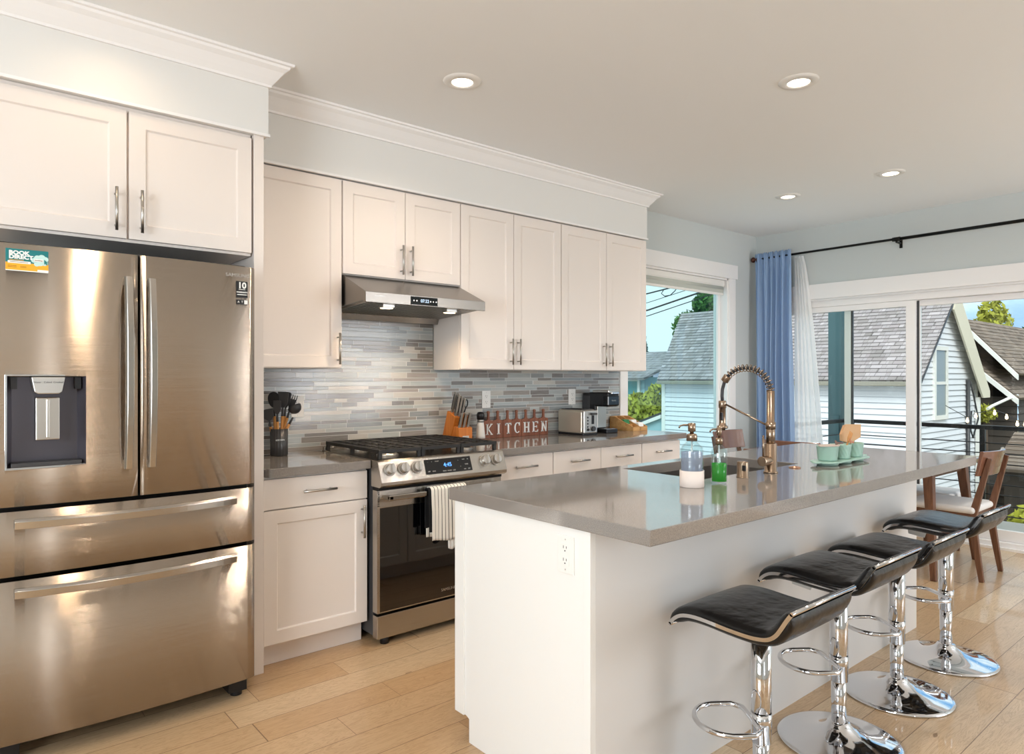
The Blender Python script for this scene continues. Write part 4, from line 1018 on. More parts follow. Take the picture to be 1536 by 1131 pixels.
# ============================================================ BAR STOOLS
def make_stool(h, sl_z, loc, label):
    """h: height of flat seat part; sl_z: lower end of the outer sleeve"""
    r = thing('bar_stool', label, 'bar stool', loc, 'black and chrome bar stools along the island'); X, Y, _ = loc
    # side profile (y offset, z offset) of the seat centre line, front (island side) to raised back lip
    ctl = [(.205, -.040), (.192, -.022), (.165, -.004), (.125, .004), (.07, .004), (.0, -.001), (-.06, -.003), (-.098, -.001), (-.130, .006), (-.154, .023), (-.172, .049), (-.187, .074), (-.202, .096)]
    P = []
    for i in range(len(ctl) - 1):
        a = ctl[max(i - 1, 0)]; b = ctl[i]; c = ctl[i + 1]; d = ctl[min(i + 2, len(ctl) - 1)]
        for t in (0, .33, .66):
            P.append(tuple(.5 * (2 * b[k] + (c[k] - a[k]) * t + (2 * a[k] - 5 * b[k] + 4 * c[k] - d[k]) * t * t + (3 * b[k] - a[k] - 3 * c[k] + d[k]) * t ** 3) for k in (0, 1)))
    P.append(ctl[-1]); n = len(P)
    nrm = []
    for i in range(n):
        a = P[max(i - 1, 0)]; b = P[min(i + 1, n - 1)]; dx, dz = b[0] - a[0], b[1] - a[1]; l = sqrt(dx * dx + dz * dz); nrm.append((dz / l, -dx / l))
    # upward normal
    def offs(o0, o1, trim=0, puff=True):
        top = []; bot = []
        for i in range(trim, n - trim):
            s_ = (i - trim) / (n - 1 - 2 * trim); e_ = min(1, s_ * 9, (1 - s_) * 9) ** .5 if puff else 1
            nx, nz = nrm[i]; sg = 1 if nz > 0 or (nx > 0) else -1
            nx, nz = nx * sg, nz * sg
            if i > n * .55: 
                pass
            top.append((Y + P[i][0] + nx * o1 * e_, h + P[i][1] + nz * o1 * e_)); bot.append((Y + P[i][0] + nx * o0, h + P[i][1] + nz * o0))
        return top + bot[::-1]
    W = .195
    def loft(name, o0, o1, w, m, trim=0, bev=.0):
        top_bot = offs(o0, o1, trim); mb = MB(); mb.prism(top_bot, 0, X - w, X + w, True); return obj(name, mb, m, r, bevel=bev, seg=3)
    # pad with rounded edges: cross-section stations across x
    def pad(o_in, o_out, w, m, name, trim=1):
        st = [(-1, 0), (-.985, .45), (-.95, .78), (-.88, .95), (-.6, 1.03), (0, 1.06), (.6, 1.03), (.88, .95), (.95, .78), (.985, .45), (1, 0)]
        rows = []
        for u, k in st:
            row = []
            for i in range(trim, n - trim):
                s_ = (i - trim) / (n - 1 - 2 * trim); e_ = min(1, s_ * 8, (1 - s_) * 8); e_ = sqrt(max(0, 1 - (1 - e_) ** 2))
                nx, nz = nrm[i]; sg = 1 if nz > 0 else -1; nx *= sg; nz *= sg
                o_ = o_in + (o_out - o_in) * k * e_
                row.append((X + u * w, Y + P[i][0] + nx * o_, h + P[i][1] + nz * o_))
            rows.append(row)
        mb = MB().grid(rows)
        base = [(rows[0][j], rows[-1][j]) for j in range(len(rows[0]))]
        mb.grid([[b[0] for b in base], [b[1] for b in base]]); return obj(name, mb, m, r)
    pad(.004, .026, W - .003, 'leather', 'seat_pad')
    pad(-.004, -.024, W - .003, 'leather', 'seat_underside', 2)
    mb = MB(); mb.prism(offs(-.0055, .0055, 0, False), 0, X - W, X - W + .006, True); mb.prism(offs(-.0055, .0055, 0, False), 0, X + W - .006, X + W, True)
    for e in (0, n - 1):
        py, pz = Y + P[e][0], h + P[e][1]; mb.cyl((X - W, py, pz), (X + W, py, pz), .0060, 12)
    obj('seat_frame', mb, 'chrome', r)
    obj('mount_plate', MB().box(X - .09, X + .09, Y - .085, Y + .085, h - .030, h - .018).cone((X, Y, h - .065), (X, Y, h - .030), .027, .045, 24), 'darkgrey', r)
    obj('sleeve', MB().cyl((X, Y, sl_z), (X, Y, h - .045), .031, 32), 'chrome', r)
    obj('gas_lift', MB().cyl((X, Y, .06), (X, Y, sl_z + .02), .0255, 28), 'chrome', r)
    prof = [(0, .0), (.206, .0), (.210, .003), (.209, .008), (.196, .012), (.15, .0185), (.105, .027), (.07, .041), (.048, .056), (.040, .066), (.036, .074), (.024, .076)]
    obj('base', MB().lathe(prof, (X, Y), 72), 'chrome', r)
    # D-shaped foot ring
    zr = sl_z + .070; pts = []; a = .104
    D = Vector((-.78, .62, 0)).normalized(); Q = Vector((-D.y, D.x, 0))
    c0 = Vector((X, Y, zr))
    pts += [c0 + D * .030 + Q * .0, c0 + D * .030 + Q * .05, c0 + D * .032 + Q * .074, c0 + D * .042 + Q * .088, c0 + D * .060 + Q * a, c0 + D * .10 + Q * a]
    for i in range(1, 24): t = pi / 2 - pi * i / 24; pts.append(c0 + D * (.115 + .092 * cos(t)) + Q * a * sin(t))
    pts += [c0 + D * .10 - Q * a, c0 + D * .060 - Q * a, c0 + D * .042 - Q * .088, c0 + D * .032 - Q * .074, c0 + D * .030 - Q * .05]
    obj('foot_ring', MB().tube(pts, .0085, 12, closed=True).cyl(c0 + Vector((0, 0, -.022)), c0 + Vector((0, 0, .022)), .0325, 28), 'chrome', r)
    obj('lever', MB().tube([(X + .02, Y, h - .038), (X + .12, Y - .06, h - .040), (X + .165, Y - .085, h - .052)], .0042, 8), 'darkgrey', r)
    obj('printed_tag', MB().add([(X - .08, Y + .05, h - .018), (X - .08, Y + .14, h - .010), (X - .09, Y + .13, h - .052), (X - .09, Y + .06, h - .060)], [(0, 1, 2, 3)]), 'tagm', r, solid=.0006)
    return r
make_stool(.578, .180, (1.985, 1.14, 0), 'nearest black-seated chrome bar stool, its round base cut off by the picture edge')
make_stool(.612, .222, (2.515, 1.138, 0), 'second nearest black and chrome bar stool in the row along the island')
make_stool(.600, .217, (3.073, 1.150, 0), 'third bar stool from the near end, its foot ring in front of the island panel')
make_stool(.632, .233, (3.636, 1.145, 0), 'farthest bar stool at the window end of the island, beside the wooden dining chair')

# ============================================================ THINGS ON THE WALL COUNTER
Z0 = .914
# utensil crock
cx, cy = 1.372, 3.53
r = thing('utensil_crock', 'tall dark grey ribbed utensil crock on the short counter beside the refrigerator panel', 'crock', (cx, cy, Z0))
M['smoke'] = mat('smoky dark glaze', '3c3c3e', .15)
K = []
for i in range(73):
    t = 2 * pi * i / 72; w_ = .0012 * cos(t * 18)
    K.append([(cx + rr * cos(t), cy + rr * sin(t), Z0 + z) for rr, z in ((0, 0), (.040, 0), (.043 + w_, .004), (.044 + w_, .142), (.0405, .142), (.039, .008), (0, .008))])
obj('crock_body', MB().grid(K), 'smoke', r)
text('crock_mark', 'KITCHEN', .011, (cx - .012, cy - .0465, Z0 + .085), FY, 'silver', r, .0004)
def tool(name, label, bx, by, tx, ty, L, kind):
    base = Vector((cx + bx, cy + by, Z0 + .014)); top = Vector((cx + tx, cy + ty, Z0 + L)); d = (top - base).normalized()
    r = thing(name, label, 'utensil', base, 'cooking utensils in the grey crock')
    hp = base + (top - base) * .60
    obj('handle', MB().cyl(base, hp, .0075, 12), 'woodlight', r)
    np_ = base + (top - base) * .74
    mb = MB().cone(hp, np_, .0065, .005, 10)
    x = Vector((.77, -.64, 0)); x = (x - d * x.dot(d)).normalized(); z = x.cross(d)
    H = (top - np_).length
    if kind == 'spoon':
        pp = []
        for i in range(24):
            a = 2 * pi * i / 24; pp.append((.030 * sin(a) * (1 - .15 * cos(a)), H * .5 - H * .5 * cos(a)))
        f = MB().prism(pp, 2, -.003, .003)
    elif kind == 'spatula': f = MB().prism([(-.006, 0), (.006, 0), (.026, H * .25), (.030, H), (-.030, H), (-.026, H * .25)], 2, -.0025, .0025)
    elif kind == 'turner': f = MB().prism([(-.006, 0), (.006, 0), (.020, H * .35), (.020, H), (-.020, H), (-.020, H * .35)], 2, -.002, .002)
    elif kind == 'pasta':
        f = MB().prism([(-.006, 0), (.006, 0), (.018, H * .35), (.020, H * .7), (-.020, H * .7), (-.018, H * .35)], 2, -.0025, .0025)
        for k in range(4): f.prism([(-.020 + k * .0115, H * .68), (-.0145 + k * .0115, H * .68), (-.0155 + k * .0115, H), (-.019 + k * .0115, H)], 2, -.0025, .0025)
    elif kind == 'ladle':
        f = MB().lathe([(0, 0), (.012, .002), (.026, .010), (.034, .024), (.037, .038), (.035, .038), (.032, .025), (.024, .012), (.0, .005)], (0, 0), 24)
        f.xf(Matrix.Translation((.010, .030, 0)) @ Matrix.Rotation(radians(55), 4, 'Z') @ Matrix.Rotation(radians(-90), 4, 'X'))
    mt = Matrix(((x.x, d.x, z.x, np_.x), (x.y, d.y, z.y, np_.y), (x.z, d.z, z.z, np_.z), (0, 0, 0, 1)))
    f.xf(mt); mb._m(f)
    obj('head', mb, 'darkgrey' if kind != 'spoon' else M['black'], r, bevel=.0008, seg=1)
    return r
tool('slotted_turner', 'dark turner leaning furthest left in the utensil crock', -.016, .006, -.055, .02, .245, 'spatula')
tool('serving_spoon', 'large round black spoon at the back of the utensil crock', -.010, .014, -.022, .022, .335, 'spoon')
tool('spatula', 'small grey square-headed spatula at the front left of the crock', -.008, -.010, -.018, -.018, .290, 'turner')
tool('solid_spoon', 'broad dark spoon standing upright in the middle of the crock', .006, -.004, .022, -.006, .335, 'spatula')
tool('long_turner', 'narrow dark turner standing behind the pasta fork in the crock', .012, .012, .050, .012, .332, 'turner')
tool('pasta_fork', 'dark toothed pasta fork leaning right in the crock', -.012, .010, .082, -.004, .318, 'pasta')
tool('ladle', 'dark round ladle leaning furthest right out of the crock', -.030, .004, .100, -.030, .265, 'ladle')

# knife block
kx0, kx1, ky0 = 2.462, 2.572, 3.440
r = thing('knife_block', 'honey coloured two-tier wooden knife block right of the range', 'knife block', (kx0 + .05, 3.55, Z0))
obj('tall_block', MB().prism([(3.535, Z0), (3.628, Z0), (3.560, Z0 + .200), (3.472, Z0 + .162)], 0, kx0, kx1).xf(Matrix.Identity(4)), 'blockwood', r, bevel=.003)
fb = MB().prism([(ky0, Z0), (3.5345, Z0), (3.490, Z0 + .106), (ky0, Z0 + .096)], 0, kx0 + .002, kx1 - .002)
obj('front_block', fb, 'blockwood', r, bevel=.003)
obj('maker_plate', MB().box(kx0 + .032, kx1 - .030, ky0 - .0015, ky0 + .001, Z0 + .030, Z0 + .046), 'silver', r, bevel=.001)
text('plate_text', 'CHICAGO', .008, ((kx0 + kx1) / 2, ky0 - .002, Z0 + .038), FY, 'black', r, .0003)
def knife(name, label, x, y, z, L, lean, rad, group):
    d = Vector((.10 + lean * 0, -.28 + lean, 1)).normalized(); p0 = Vector((x, y, z)); p1 = p0 + d * L
    r = thing(name, label, 'knife', p0, group)
    obj('handle', MB().beam(p0, p1, rad * 1.3, rad * 1.7), 'steelbar', r, bevel=.003)
    obj('blade_collar', MB().beam(p0 - d * .012, p0 + d * .004, rad * 1.0, rad * 1.2), 'silver', r)
    obj('scales', MB().beam(p0 + d * .012, p1 - d * .014, rad * 1.36, rad * .8), 'black', r)
    return r
for i in range(6):
    knife('steak_knife', 'small steel steak knife handle in the lower front row of the knife block', kx0 + .014 + i * .0158, ky0 + .014 + (i % 2) * .010, Z0 + .102, .088, .10, .0074, 'steak knives in the front block')
for i, (dx, dy, dz, L) in enumerate([(.016, -.022, .178, .128), (.036, -.026, .176, .120), (.058, -.028, .174, .110), (.020, .022, .196, .125), (.044, .022, .196, .118)]):
    knife('kitchen_knife', 'large steel-handled kitchen knife standing in the tall back part of the block', kx0 + dx, 3.515 + dy, Z0 + dz, L, .10, .0108, 'large knives in the tall block')
r = thing('kitchen_scissors', 'black-handled kitchen scissors in the right of the knife block', 'scissors', (kx1 - .02, 3.56, Z0 + .18))
for k, dx in enumerate((-.012, .012)):
    c = Vector((kx1 - .020 + dx, 3.498, Z0 + .245)); pts = [c + Vector((.011 * cos(a), -.004 * sin(a), .024 * sin(a))) for a in [2 * pi * i / 16 for i in range(16)]]
    obj('finger_loop', MB().tube(pts, .0042, 8, closed=True).cyl(c - Vector((dx * .6, -.012, .056)), c - Vector((0, 0, .022)), .004, 8), 'black', r)
# pepper mill
r = thing('salt_mill', 'white salt mill with a black top between the knife block and the KITCHEN sign', 'salt mill', (2.72, 3.55, Z0))
obj('wooden_base', MB().box(2.69, 2.765, 3.50, 3.585, Z0, Z0 + .012), 'walnut', r, bevel=.002)
obj('body', MB().lathe([(0, Z0 + .012), (.031, Z0 + .012), (.030, Z0 + .03), (.024, Z0 + .09), (.021, Z0 + .118), (0, Z0 + .118)], (2.718, 3.55), 28), 'white_cloth', r)
obj('collar', MB().lathe([(0, Z0 + .118), (.0225, Z0 + .118), (.0225, Z0 + .136), (0, Z0 + .136)], (2.718, 3.55), 28), 'silver', r)
obj('cap', MB().lathe([(0, Z0 + .136), (.025, Z0 + .136), (.026, Z0 + .165), (.020, Z0 + .182), (0, Z0 + .186)], (2.718, 3.55), 28), 'black', r)

# KITCHEN sign of seven little cutting boards
r = thing('kitchen_sign', 'wooden sign of seven joined cutting-board shapes spelling KITCHEN in white letters', 'sign', (3.07, 3.61, Z0))
bw = .0835
def letter(ch, cx_, zc, h=.074, w=.053, y=3.585):
    """slab-serif letter built from bars in the x,z plane"""
    mb = MB(); t = .0105; s_ = .0055; y0, y1 = y - .006, y
    def rect(x0, x1, z0, z1): mb.box(cx_ + x0, cx_ + x1, y0, y1, zc + z0, zc + z1)
    def bar(x0, z0, x1, z1, th=t):
        dx, dz = x1 - x0, z1 - z0; l = sqrt(dx * dx + dz * dz); nx, nz = -dz / l * th / 2, dx / l * th / 2
        mb.prism([(cx_ + x0 + nx, zc + z0 + nz), (cx_ + x1 + nx, zc + z1 + nz), (cx_ + x1 - nx, zc + z1 - nz), (cx_ + x0 - nx, zc + z0 - nz)], 1, y0, y1)
    H = h / 2; W_ = w / 2
    def stem(x, ser=.0065):
        rect(x - t / 2, x + t / 2, -H, H); rect(x - t / 2 - ser, x + t / 2 + ser, H - s_, H); rect(x - t / 2 - ser, x + t / 2 + ser, -H, -H + s_)
    if ch == 'K':
        stem(-W_ + .010, .006); bar(-W_ + .013, -.002, W_ - .008, H - .003, .007); bar(-W_ + .018, .004, W_ - .005, -H + .003, .0085)
        rect(W_ - .016, W_, H - s_, H); rect(W_ - .014, W_ + .003, -H, -H + s_)
    elif ch == 'I': stem(0, .007)
    elif ch == 'T':
        rect(-t / 2, t / 2, -H, H); rect(-W_, W_, H - .007, H); rect(-W_, -W_ + .005, H - .017, H); rect(W_ - .005, W_, H - .017, H); rect(-t / 2 - .0065, t / 2 + .0065, -H, -H + s_)
    elif ch == 'C':
        pts_o = []; pts_i = []
        for i in range(15):
            a = radians(48 + 264 * i / 14); th = .0055 + .005 * max(0, -cos(a)); pts_o.append((cx_ + W_ * cos(a), zc + H * sin(a))); pts_i.append((cx_ + (W_ - th * 1.0) * cos(a), zc + (H - th * .8) * sin(a)))
        for i in range(14): mb.prism([pts_o[i], pts_o[i+1], pts_i[i+1], pts_i[i]], 1, y0, y1)
        rect(W_ * .55, W_ * .82, H * .38, H * .98)
    elif ch == 'H':
        stem(-W_ + .009, .0055); stem(W_ - .009, .0055); rect(-W_ + .009, W_ - .009, -.003, .0035)
    elif ch == 'E':
        stem(-W_ + .011, .006); rect(-W_ + .011, W_, H - .006, H); rect(-W_ + .011, W_, -H, -H + .006); rect(-W_ + .011, W_ - .010, -.003, .003)
        rect(W_ - .0045, W_, H - .016, H); rect(W_ - .0045, W_, -H, -H + .016); rect(W_ - .014, W_ - .010, -.008, .008)
    elif ch == 'N':
        stem(-W_ + .009, .0055); rect(W_ - .009 - .003, W_ - .009 + .003, -H, H); rect(W_ - .018, W_, H - s_, H); bar(-W_ + .008, H - .003, W_ - .009, -H + .003, .009)
    return mb
for i, ch in enumerate('KITCHEN'):
    c = 2.785 + bw * (i + .5); b0, b1 = c - bw / 2, c + bw / 2; H = .122
    P_ = [(b0, Z0), (b1, Z0), (b1, Z0 + H - .008), (b1 - .007, Z0 + H - .001), (c + .017, Z0 + H), (c + .009, Z0 + H + .007), (c + .007, Z0 + H + .042), (c + .0105, Z0 + H + .054), (c + .006, Z0 + H + .063),
          (c - .006, Z0 + H + .063), (c - .0105, Z0 + H + .054), (c - .007, Z0 + H + .042), (c - .009, Z0 + H + .007), (c - .017, Z0 + H), (b0 + .007, Z0 + H - .001), (b0, Z0 + H - .008)]
    yb0 = 3.600 if i % 2 == 0 else 3.603
    bd = obj('board', MB().prism(P_, 1, yb0, yb0 + .014), 'board', r, bevel=.002)
    obj('letter_' + ch.lower(), letter(ch, c, Z0 + .062, y=yb0), 'paper', bd)

# toaster
tx0, tx1, ty0, ty1 = 3.475, 3.628, 3.352, 3.612
M['cream'] = mat('brushed cream steel', 'c9bfae', .3, .6)
r = thing('toaster', 'cream and steel toaster with its control end facing the room', 'toaster', (3.55, 3.48, Z0))
obj('body', MB().box(tx0, tx1, ty0 + .012, ty1, Z0 + .010, Z0 + .178), 'cream', r, bevel=.016, seg=4)
obj('control_end', MB().box(tx0 + .004, tx1 - .004, ty0, ty0 + .03, Z0 + .012, Z0 + .176), 'silver', r, bevel=.010, seg=3)
obj('base', MB().box(tx0 + .004, tx1 - .004, ty0 + .006, ty1 - .004, Z0, Z0 + .014), 'black', r, bevel=.003)
obj('top', MB().box(tx0 + .018, tx1 - .018, ty0 + .03, ty1 - .02, Z0 + .170, Z0 + .184), 'darkgrey', r, bevel=.004)
obj('bread_slot', MB().box(tx0 + .040, tx0 + .062, ty0 + .05, ty1 - .04, Z0 + .184, Z0 + .1855), 'darkgap', r); obj('bread_slot', MB().box(tx1 - .062, tx1 - .040, ty0 + .05, ty1 - .04, Z0 + .184, Z0 + .1855), 'darkgap', r)
obj('lever_slot', MB().box(tx0 + .085, tx0 + .112, ty0 - .002, ty0 + .002, Z0 + .078, Z0 + .140), 'black', r, bevel=.002)
obj('lever', MB().box(tx0 + .074, tx0 + .124, ty0 - .024, ty0 - .002, Z0 + .143, Z0 + .158), 'darkgrey', r, bevel=.004)
for k in range(4): obj('button', MB().cyl((tx0 + .046, ty0 - .003, Z0 + .060 + k * .022), (tx0 + .046, ty0 + .001, Z0 + .060 + k * .022), .0065, 16), 'darkgrey', r)
obj('dial', MB().cyl((tx0 + .100, ty0 - .014, Z0 + .045), (tx0 + .100, ty0 + .001, Z0 + .045), .018, 24), 'darkgrey', r, bevel=.002)
obj('knob', MB().cyl((tx0 + .050, ty0 - .006, Z0 + .040), (tx0 + .050, ty0 + .001, Z0 + .040), .010, 20), 'black', r)
# coffee maker
qx0, qx1, qy0, qy1 = 3.745, 3.868, 3.355, 3.62
r = thing('coffee_maker', 'narrow black single-serve coffee maker between the toaster and the tea box', 'coffee maker', (3.8, 3.49, Z0))
obj('tower', MB().box(qx0, qx1, 3.49, qy1, Z0 + .004, Z0 + .295), 'black', r, bevel=.008)
obj('head', MB().box(qx0 - .002, qx1 + .002, qy0 + .01, 3.56, Z0 + .195, Z0 + .300), 'black', r, bevel=.014, seg=3)
obj('steel_band', MB().box(qx0 - .003, qx1 + .003, qy0 + .006, qy0 + .06, Z0 + .200, Z0 + .280), 'blackgloss', r, bevel=.010)
obj('lid', MB().box(qx0 + .0, qx1 + .0, qy0 + .004, 3.52, Z0 + .298, Z0 + .318), 'silver', r, bevel=.006)
obj('lid_handle', MB().box(qx0 + .02, qx1 - .02, qy0 - .012, qy0 + .02, Z0 + .290, Z0 + .302), 'chrome', r, bevel=.003)
obj('column_panel', MB().box(qx0 + .012, qx1 - .012, 3.478, 3.492, Z0 + .035, Z0 + .20), 'steelbar', r, bevel=.003)
obj('drip_tray', MB().box(qx0, qx1, qy0 + .02, 3.50, Z0, Z0 + .030), 'black', r, bevel=.006)
obj('drip_grille', MB().box(qx0 + .015, qx1 - .015, qy0 + .035, 3.475, Z0 + .030, Z0 + .032), 'chrome', r)
obj('water_tank', MB().box(qx0 - .004, qx0 + .03, 3.54, 3.618, Z0 + .03, Z0 + .275), 'darkgrey', r, bevel=.005)
text('maker_logo', 'KEURIG', .013, ((qx0 + qx1) / 2, qy0 + .005, Z0 + .240), FY, 'silver', r, .0004)
# tea organiser
ox0, ox1, oy0, oy1 = 4.055, 4.225, 3.385, 3.622
r = thing('tea_organizer', 'sloping bamboo tea box with compartments at the window end of the counter', 'organizer', (4.14, 3.5, Z0))
side = [(oy0, Z0), (oy1, Z0), (oy1, Z0 + .105), (oy1 - .05, Z0 + .105), (oy0, Z0 + .032)]
for xx in (ox0, ox1 - .007, (ox0 + ox1) / 2 - .003): obj('side_board', MB().prism(side, 0, xx, xx + .007), 'bamboo', r, bevel=.001)
mb = MB()
obj('front_board', MB().box(ox0 + .007, ox1 - .007, oy0, oy0 + .007, Z0, Z0 + .032), 'bamboo', r, bevel=.001)
obj('back_board', MB().box(ox0 + .007, ox1 - .007, oy1 - .007, oy1, Z0, Z0 + .105), 'bamboo', r, bevel=.001)
obj('bottom_board', MB().box(ox0 + .007, ox1 - .007, oy0 + .007, oy1 - .007, Z0, Z0 + .006), 'bamboo', r)
for k, (yy_, hh) in enumerate(((oy0 + .075, .050), (oy0 + .15, .08))): obj('divider', MB().box(ox0 + .007, ox1 - .007, yy_, yy_ + .005, Z0 + .006, Z0 + hh), 'bamboo', r)
def packet(x, y, z, m, lab, name='tea_bag'):
    o = obj(name, MB().prism([(y, z), (y + .006, z), (y + .024, z + .052), (y + .018, z + .052)], 0, x, x + .058), m, None, bevel=.001); return tag(o, lab, 'tea bag', 'tea bags in the bamboo box')
for k in range(4): packet(ox0 + .012, oy0 + .085 + k * .010, Z0 + .030, 'packet', 'green tea bag packet standing in the left compartments of the bamboo tea box')
for k in range(3): packet(ox0 + .098, oy0 + .083 + k * .012, Z0 + .026, 'paper', 'white tea bag packet standing in the right compartments of the bamboo tea box')
for k in range(3): packet(ox0 + .098, oy0 + .016 + k * .014, Z0 + .008, 'paper', 'white tea bag packet standing in the right compartments of the bamboo tea box')

# ============================================================ CURTAINS
r = thing('curtain_rod', 'thin black curtain rod with a bronze ball finial above the sliding door', 'curtain rod', (6.14, 2.5, 2.485))
ry, rz = 6.14, 2.478
obj('rod', MB().cyl((ry, 3.665 - .04, rz), (ry, .3, rz + .012), .0105, 16), 'rod', r)
obj('rod', MB().cyl((ry, 2.28, rz + .003), (ry, .3, rz + .012), .0135, 16), 'rod', r)
obj('joint', MB().cyl((ry, 2.27, rz + .003), (ry, 2.33, rz + .003), .018, 16), 'rod', r)
obj('finial', MB().lathe([(0, -.030), (.013, -.028), (.018, -.02), (.010, -.014), (.016, -.006), (.026, .006), (.028, .016), (.022, .03), (.010, .038), (0, .040)], (0, 0), 24).xf(Matrix.Translation((ry, 3.594, rz)) @ Matrix.Rotation(radians(-90), 4, 'X')), 'finial', r)
for yy_ in (3.57, 2.30, .5): obj('bracket', MB().box(ry - .006, XR, yy_ - .006, yy_ + .006, rz - .028, rz - .014).box(XR - .006, XR - .0002, yy_ - .012, yy_ + .012, rz - .06, rz + .03), 'rod', r, bevel=.001)
def curtain(name, label, y0, y1, yb0, yb1, z0, z1, nf, m, x, amp, seed, cat='curtain', pinch=True, solid=.002):
    rd = random.Random(seed); ph = [rd.random() * 6.28 for _ in range(4)]; rows = []; nz = 40; nu = 160
    for k in range(nz + 1):
        t = k / nz; z = z1 + (z0 - z1) * t; row = []
        a = amp * (.45 + .9 * min(1, t * 2.2)) if pinch else amp
        hd = max(0, 1 - abs(t - .055) / .02) if pinch else 0
        yl = y0 + (yb0 - y0) * t ** .7; yr = y1 + (yb1 - y1) * t ** .7
        for j in range(nu + 1):
            u = j / nu; uw = u + .018 * sin(u * 9 + ph[0] + t * 1.4)
            wv = sin(uw * nf * 2 * pi + ph[1] * (1 - t) * .2) + .35 * sin(uw * nf * 4.3 * pi + ph[2] + t * 2)
            top = sin(u * nf * 4 * 2 * pi) * .006 * max(0, 1 - t * 9)
            row.append((x + wv * a * (1 - .5 * hd) + top, yl + (yr - yl) * u + .012 * cos(uw * nf * 2 * pi + ph[3]) * min(1, t * 3), z + (.008 * sin(u * nf * 4 * 2 * pi + 1) if k == 0 else 0)))
        rows.append(row)
    return tag(obj(name, MB().grid(rows), m, None, solid=solid), label, cat)
curtain('blue_curtain', 'blue gathered curtain hanging at the left end of the black rod', 3.585, 3.215, 3.56, 3.165, .06, 2.525, 6, 'bluecurt', 6.125, .030, 4)
curtain('sheer_curtain', 'white sheer curtain hanging beside the blue curtain over the sliding door', 3.21, 3.125, 3.21, 2.90, .06, 2.455, 5, 'sheer', 6.185, .012, 8, pinch=False, solid=0)

# ============================================================ DINING
TBX0, TBX1, TBY0, TBY1 = 4.98, 5.83, 1.59, 3.02
r = thing('dining_table', 'walnut dining table beyond the island by the sliding door', 'table', ((TBX0 + TBX1) / 2, 2.3, 0))
obj('tabletop', MB().box(TBX0, TBX1, TBY0, TBY1, .718, .75), mat('glossy walnut top', '7d5a45', .12, 0, .8, coat=.6), r, bevel=.006)
obj('apron', MB().ring(0, 0, 0, 0, 0, 0, 0, 0, 0, 0, 0) if False else MB().box(TBX0 + .10, TBX1 - .10, TBY0 + .10, TBY0 + .12, .65, .718).box(TBX0 + .10, TBX1 - .10, TBY1 - .12, TBY1 - .10, .65, .718).box(TBX0 + .10, TBX0 + .12, TBY0 + .12, TBY1 - .12, .65, .718).box(TBX1 - .12, TBX1 - .10, TBY0 + .12, TBY1 - .12, .65, .718), 'walnut', r)
for bx, by, ux, uy in ((4.955, 1.63, 5.07, 1.70), (5.775, 1.63, 5.71, 1.70), (4.955, 2.98, 5.07, 2.91), (5.775, 2.98, 5.71, 2.91)):
    obj('leg', MB().beam((bx, by, 0), (ux, uy, .718), .034, .034, .062, .062), 'walnut', r, bevel=.004)
def make_chair(loc, rot, label):
    """local +y is the front"""
    r = thing('dining_chair', label, 'chair', (0, 0, 0), 'walnut dining chairs')
    w = .20
    for sx in (-1, 1):
        obj('leg', MB().beam((sx * (w + .005), .235, 0), (sx * (w - .03), .19, .445), .026, .026, .042, .042), 'walnut', r, bevel=.003)
        obj('leg', MB().beam((sx * (w + .0), -.235, 0), (sx * (w - .012), -.175, .40), .026, .028, .036, .046), 'walnut', r, bevel=.003)
        obj('back_post', MB().beam((sx * (w - .012), -.176, .395), (sx * (w - .018), -.275, .80), .036, .046, .026, .024), 'walnut', r, bevel=.003)
    obj('seat_rail', MB().box(-w + .02, w - .02, .165, .195, .375, .435).box(-w + .02, w - .02, -.185, -.155, .375, .435).box(-w + .0, -w + .025, -.17, .18, .375, .435).box(w - .025, w, -.17, .18, .375, .435), 'walnut', r, bevel=.002)
    obj('seat', MB().box(-w - .022, w + .022, -.20, .225, .432, .478), 'cushion', r, bevel=.022, seg=4)
    rows = []
    for i in range(13):
        u = -1 + 2 * i / 12; x = u * .225; y = -.262 - .045 * (1 - u * u) + .02
        rows.append([(x, y + .024, .685), (x, y - .012, .845), (x, y - .002, .848), (x, y + .012, .845), (x, y + .040, .685), (x, y + .024, .685)])
    mb = MB().grid(rows, False); mb.add(rows[0][:5], [(0, 1, 2, 3, 4)]); mb.add(rows[-1][:5], [(4, 3, 2, 1, 0)])
    obj('backrest', mb, 'walnutgl', r, bevel=.003)
    r.location = loc; r.rotation_euler = (0, 0, rot); return r
M['walnutgl'] = mat('polished walnut', '7b5340', .18, 0, .7, coat=.5)
ch = make_chair((5.36, 1.655, 0), 0, 'walnut dining chair with white seat at the table end beside the farthest bar stool')
dup(ch, (5.46, 3.22, 0), pi, 'dining chair at the far table end, back seen between soap bottles and faucet')
dup(ch, (5.15, 2.58, 0), radians(-90), 'dining chair on the island side of the table, only its top rail showing')
r = thing('dining_bench', 'walnut bench with a white cushion on the sliding-door side of the table', 'bench', (5.80, 2.25, 0))
obj('cushion', MB().box(5.62, 6.00, 1.74, 2.72, .425, .475), 'cushion', r, bevel=.02, seg=4)
obj('frame', MB().box(5.64, 5.98, 1.77, 2.69, .385, .428), 'walnut', r, bevel=.004)
for x, y in ((5.665, 1.80), (5.955, 1.80), (5.665, 2.66), (5.955, 2.66)): obj('leg', MB().beam((x + (.02 if x > 5.8 else -.02), y, 0), (x, y, .387), .024, .024, .038, .038), 'walnut', r, bevel=.003)

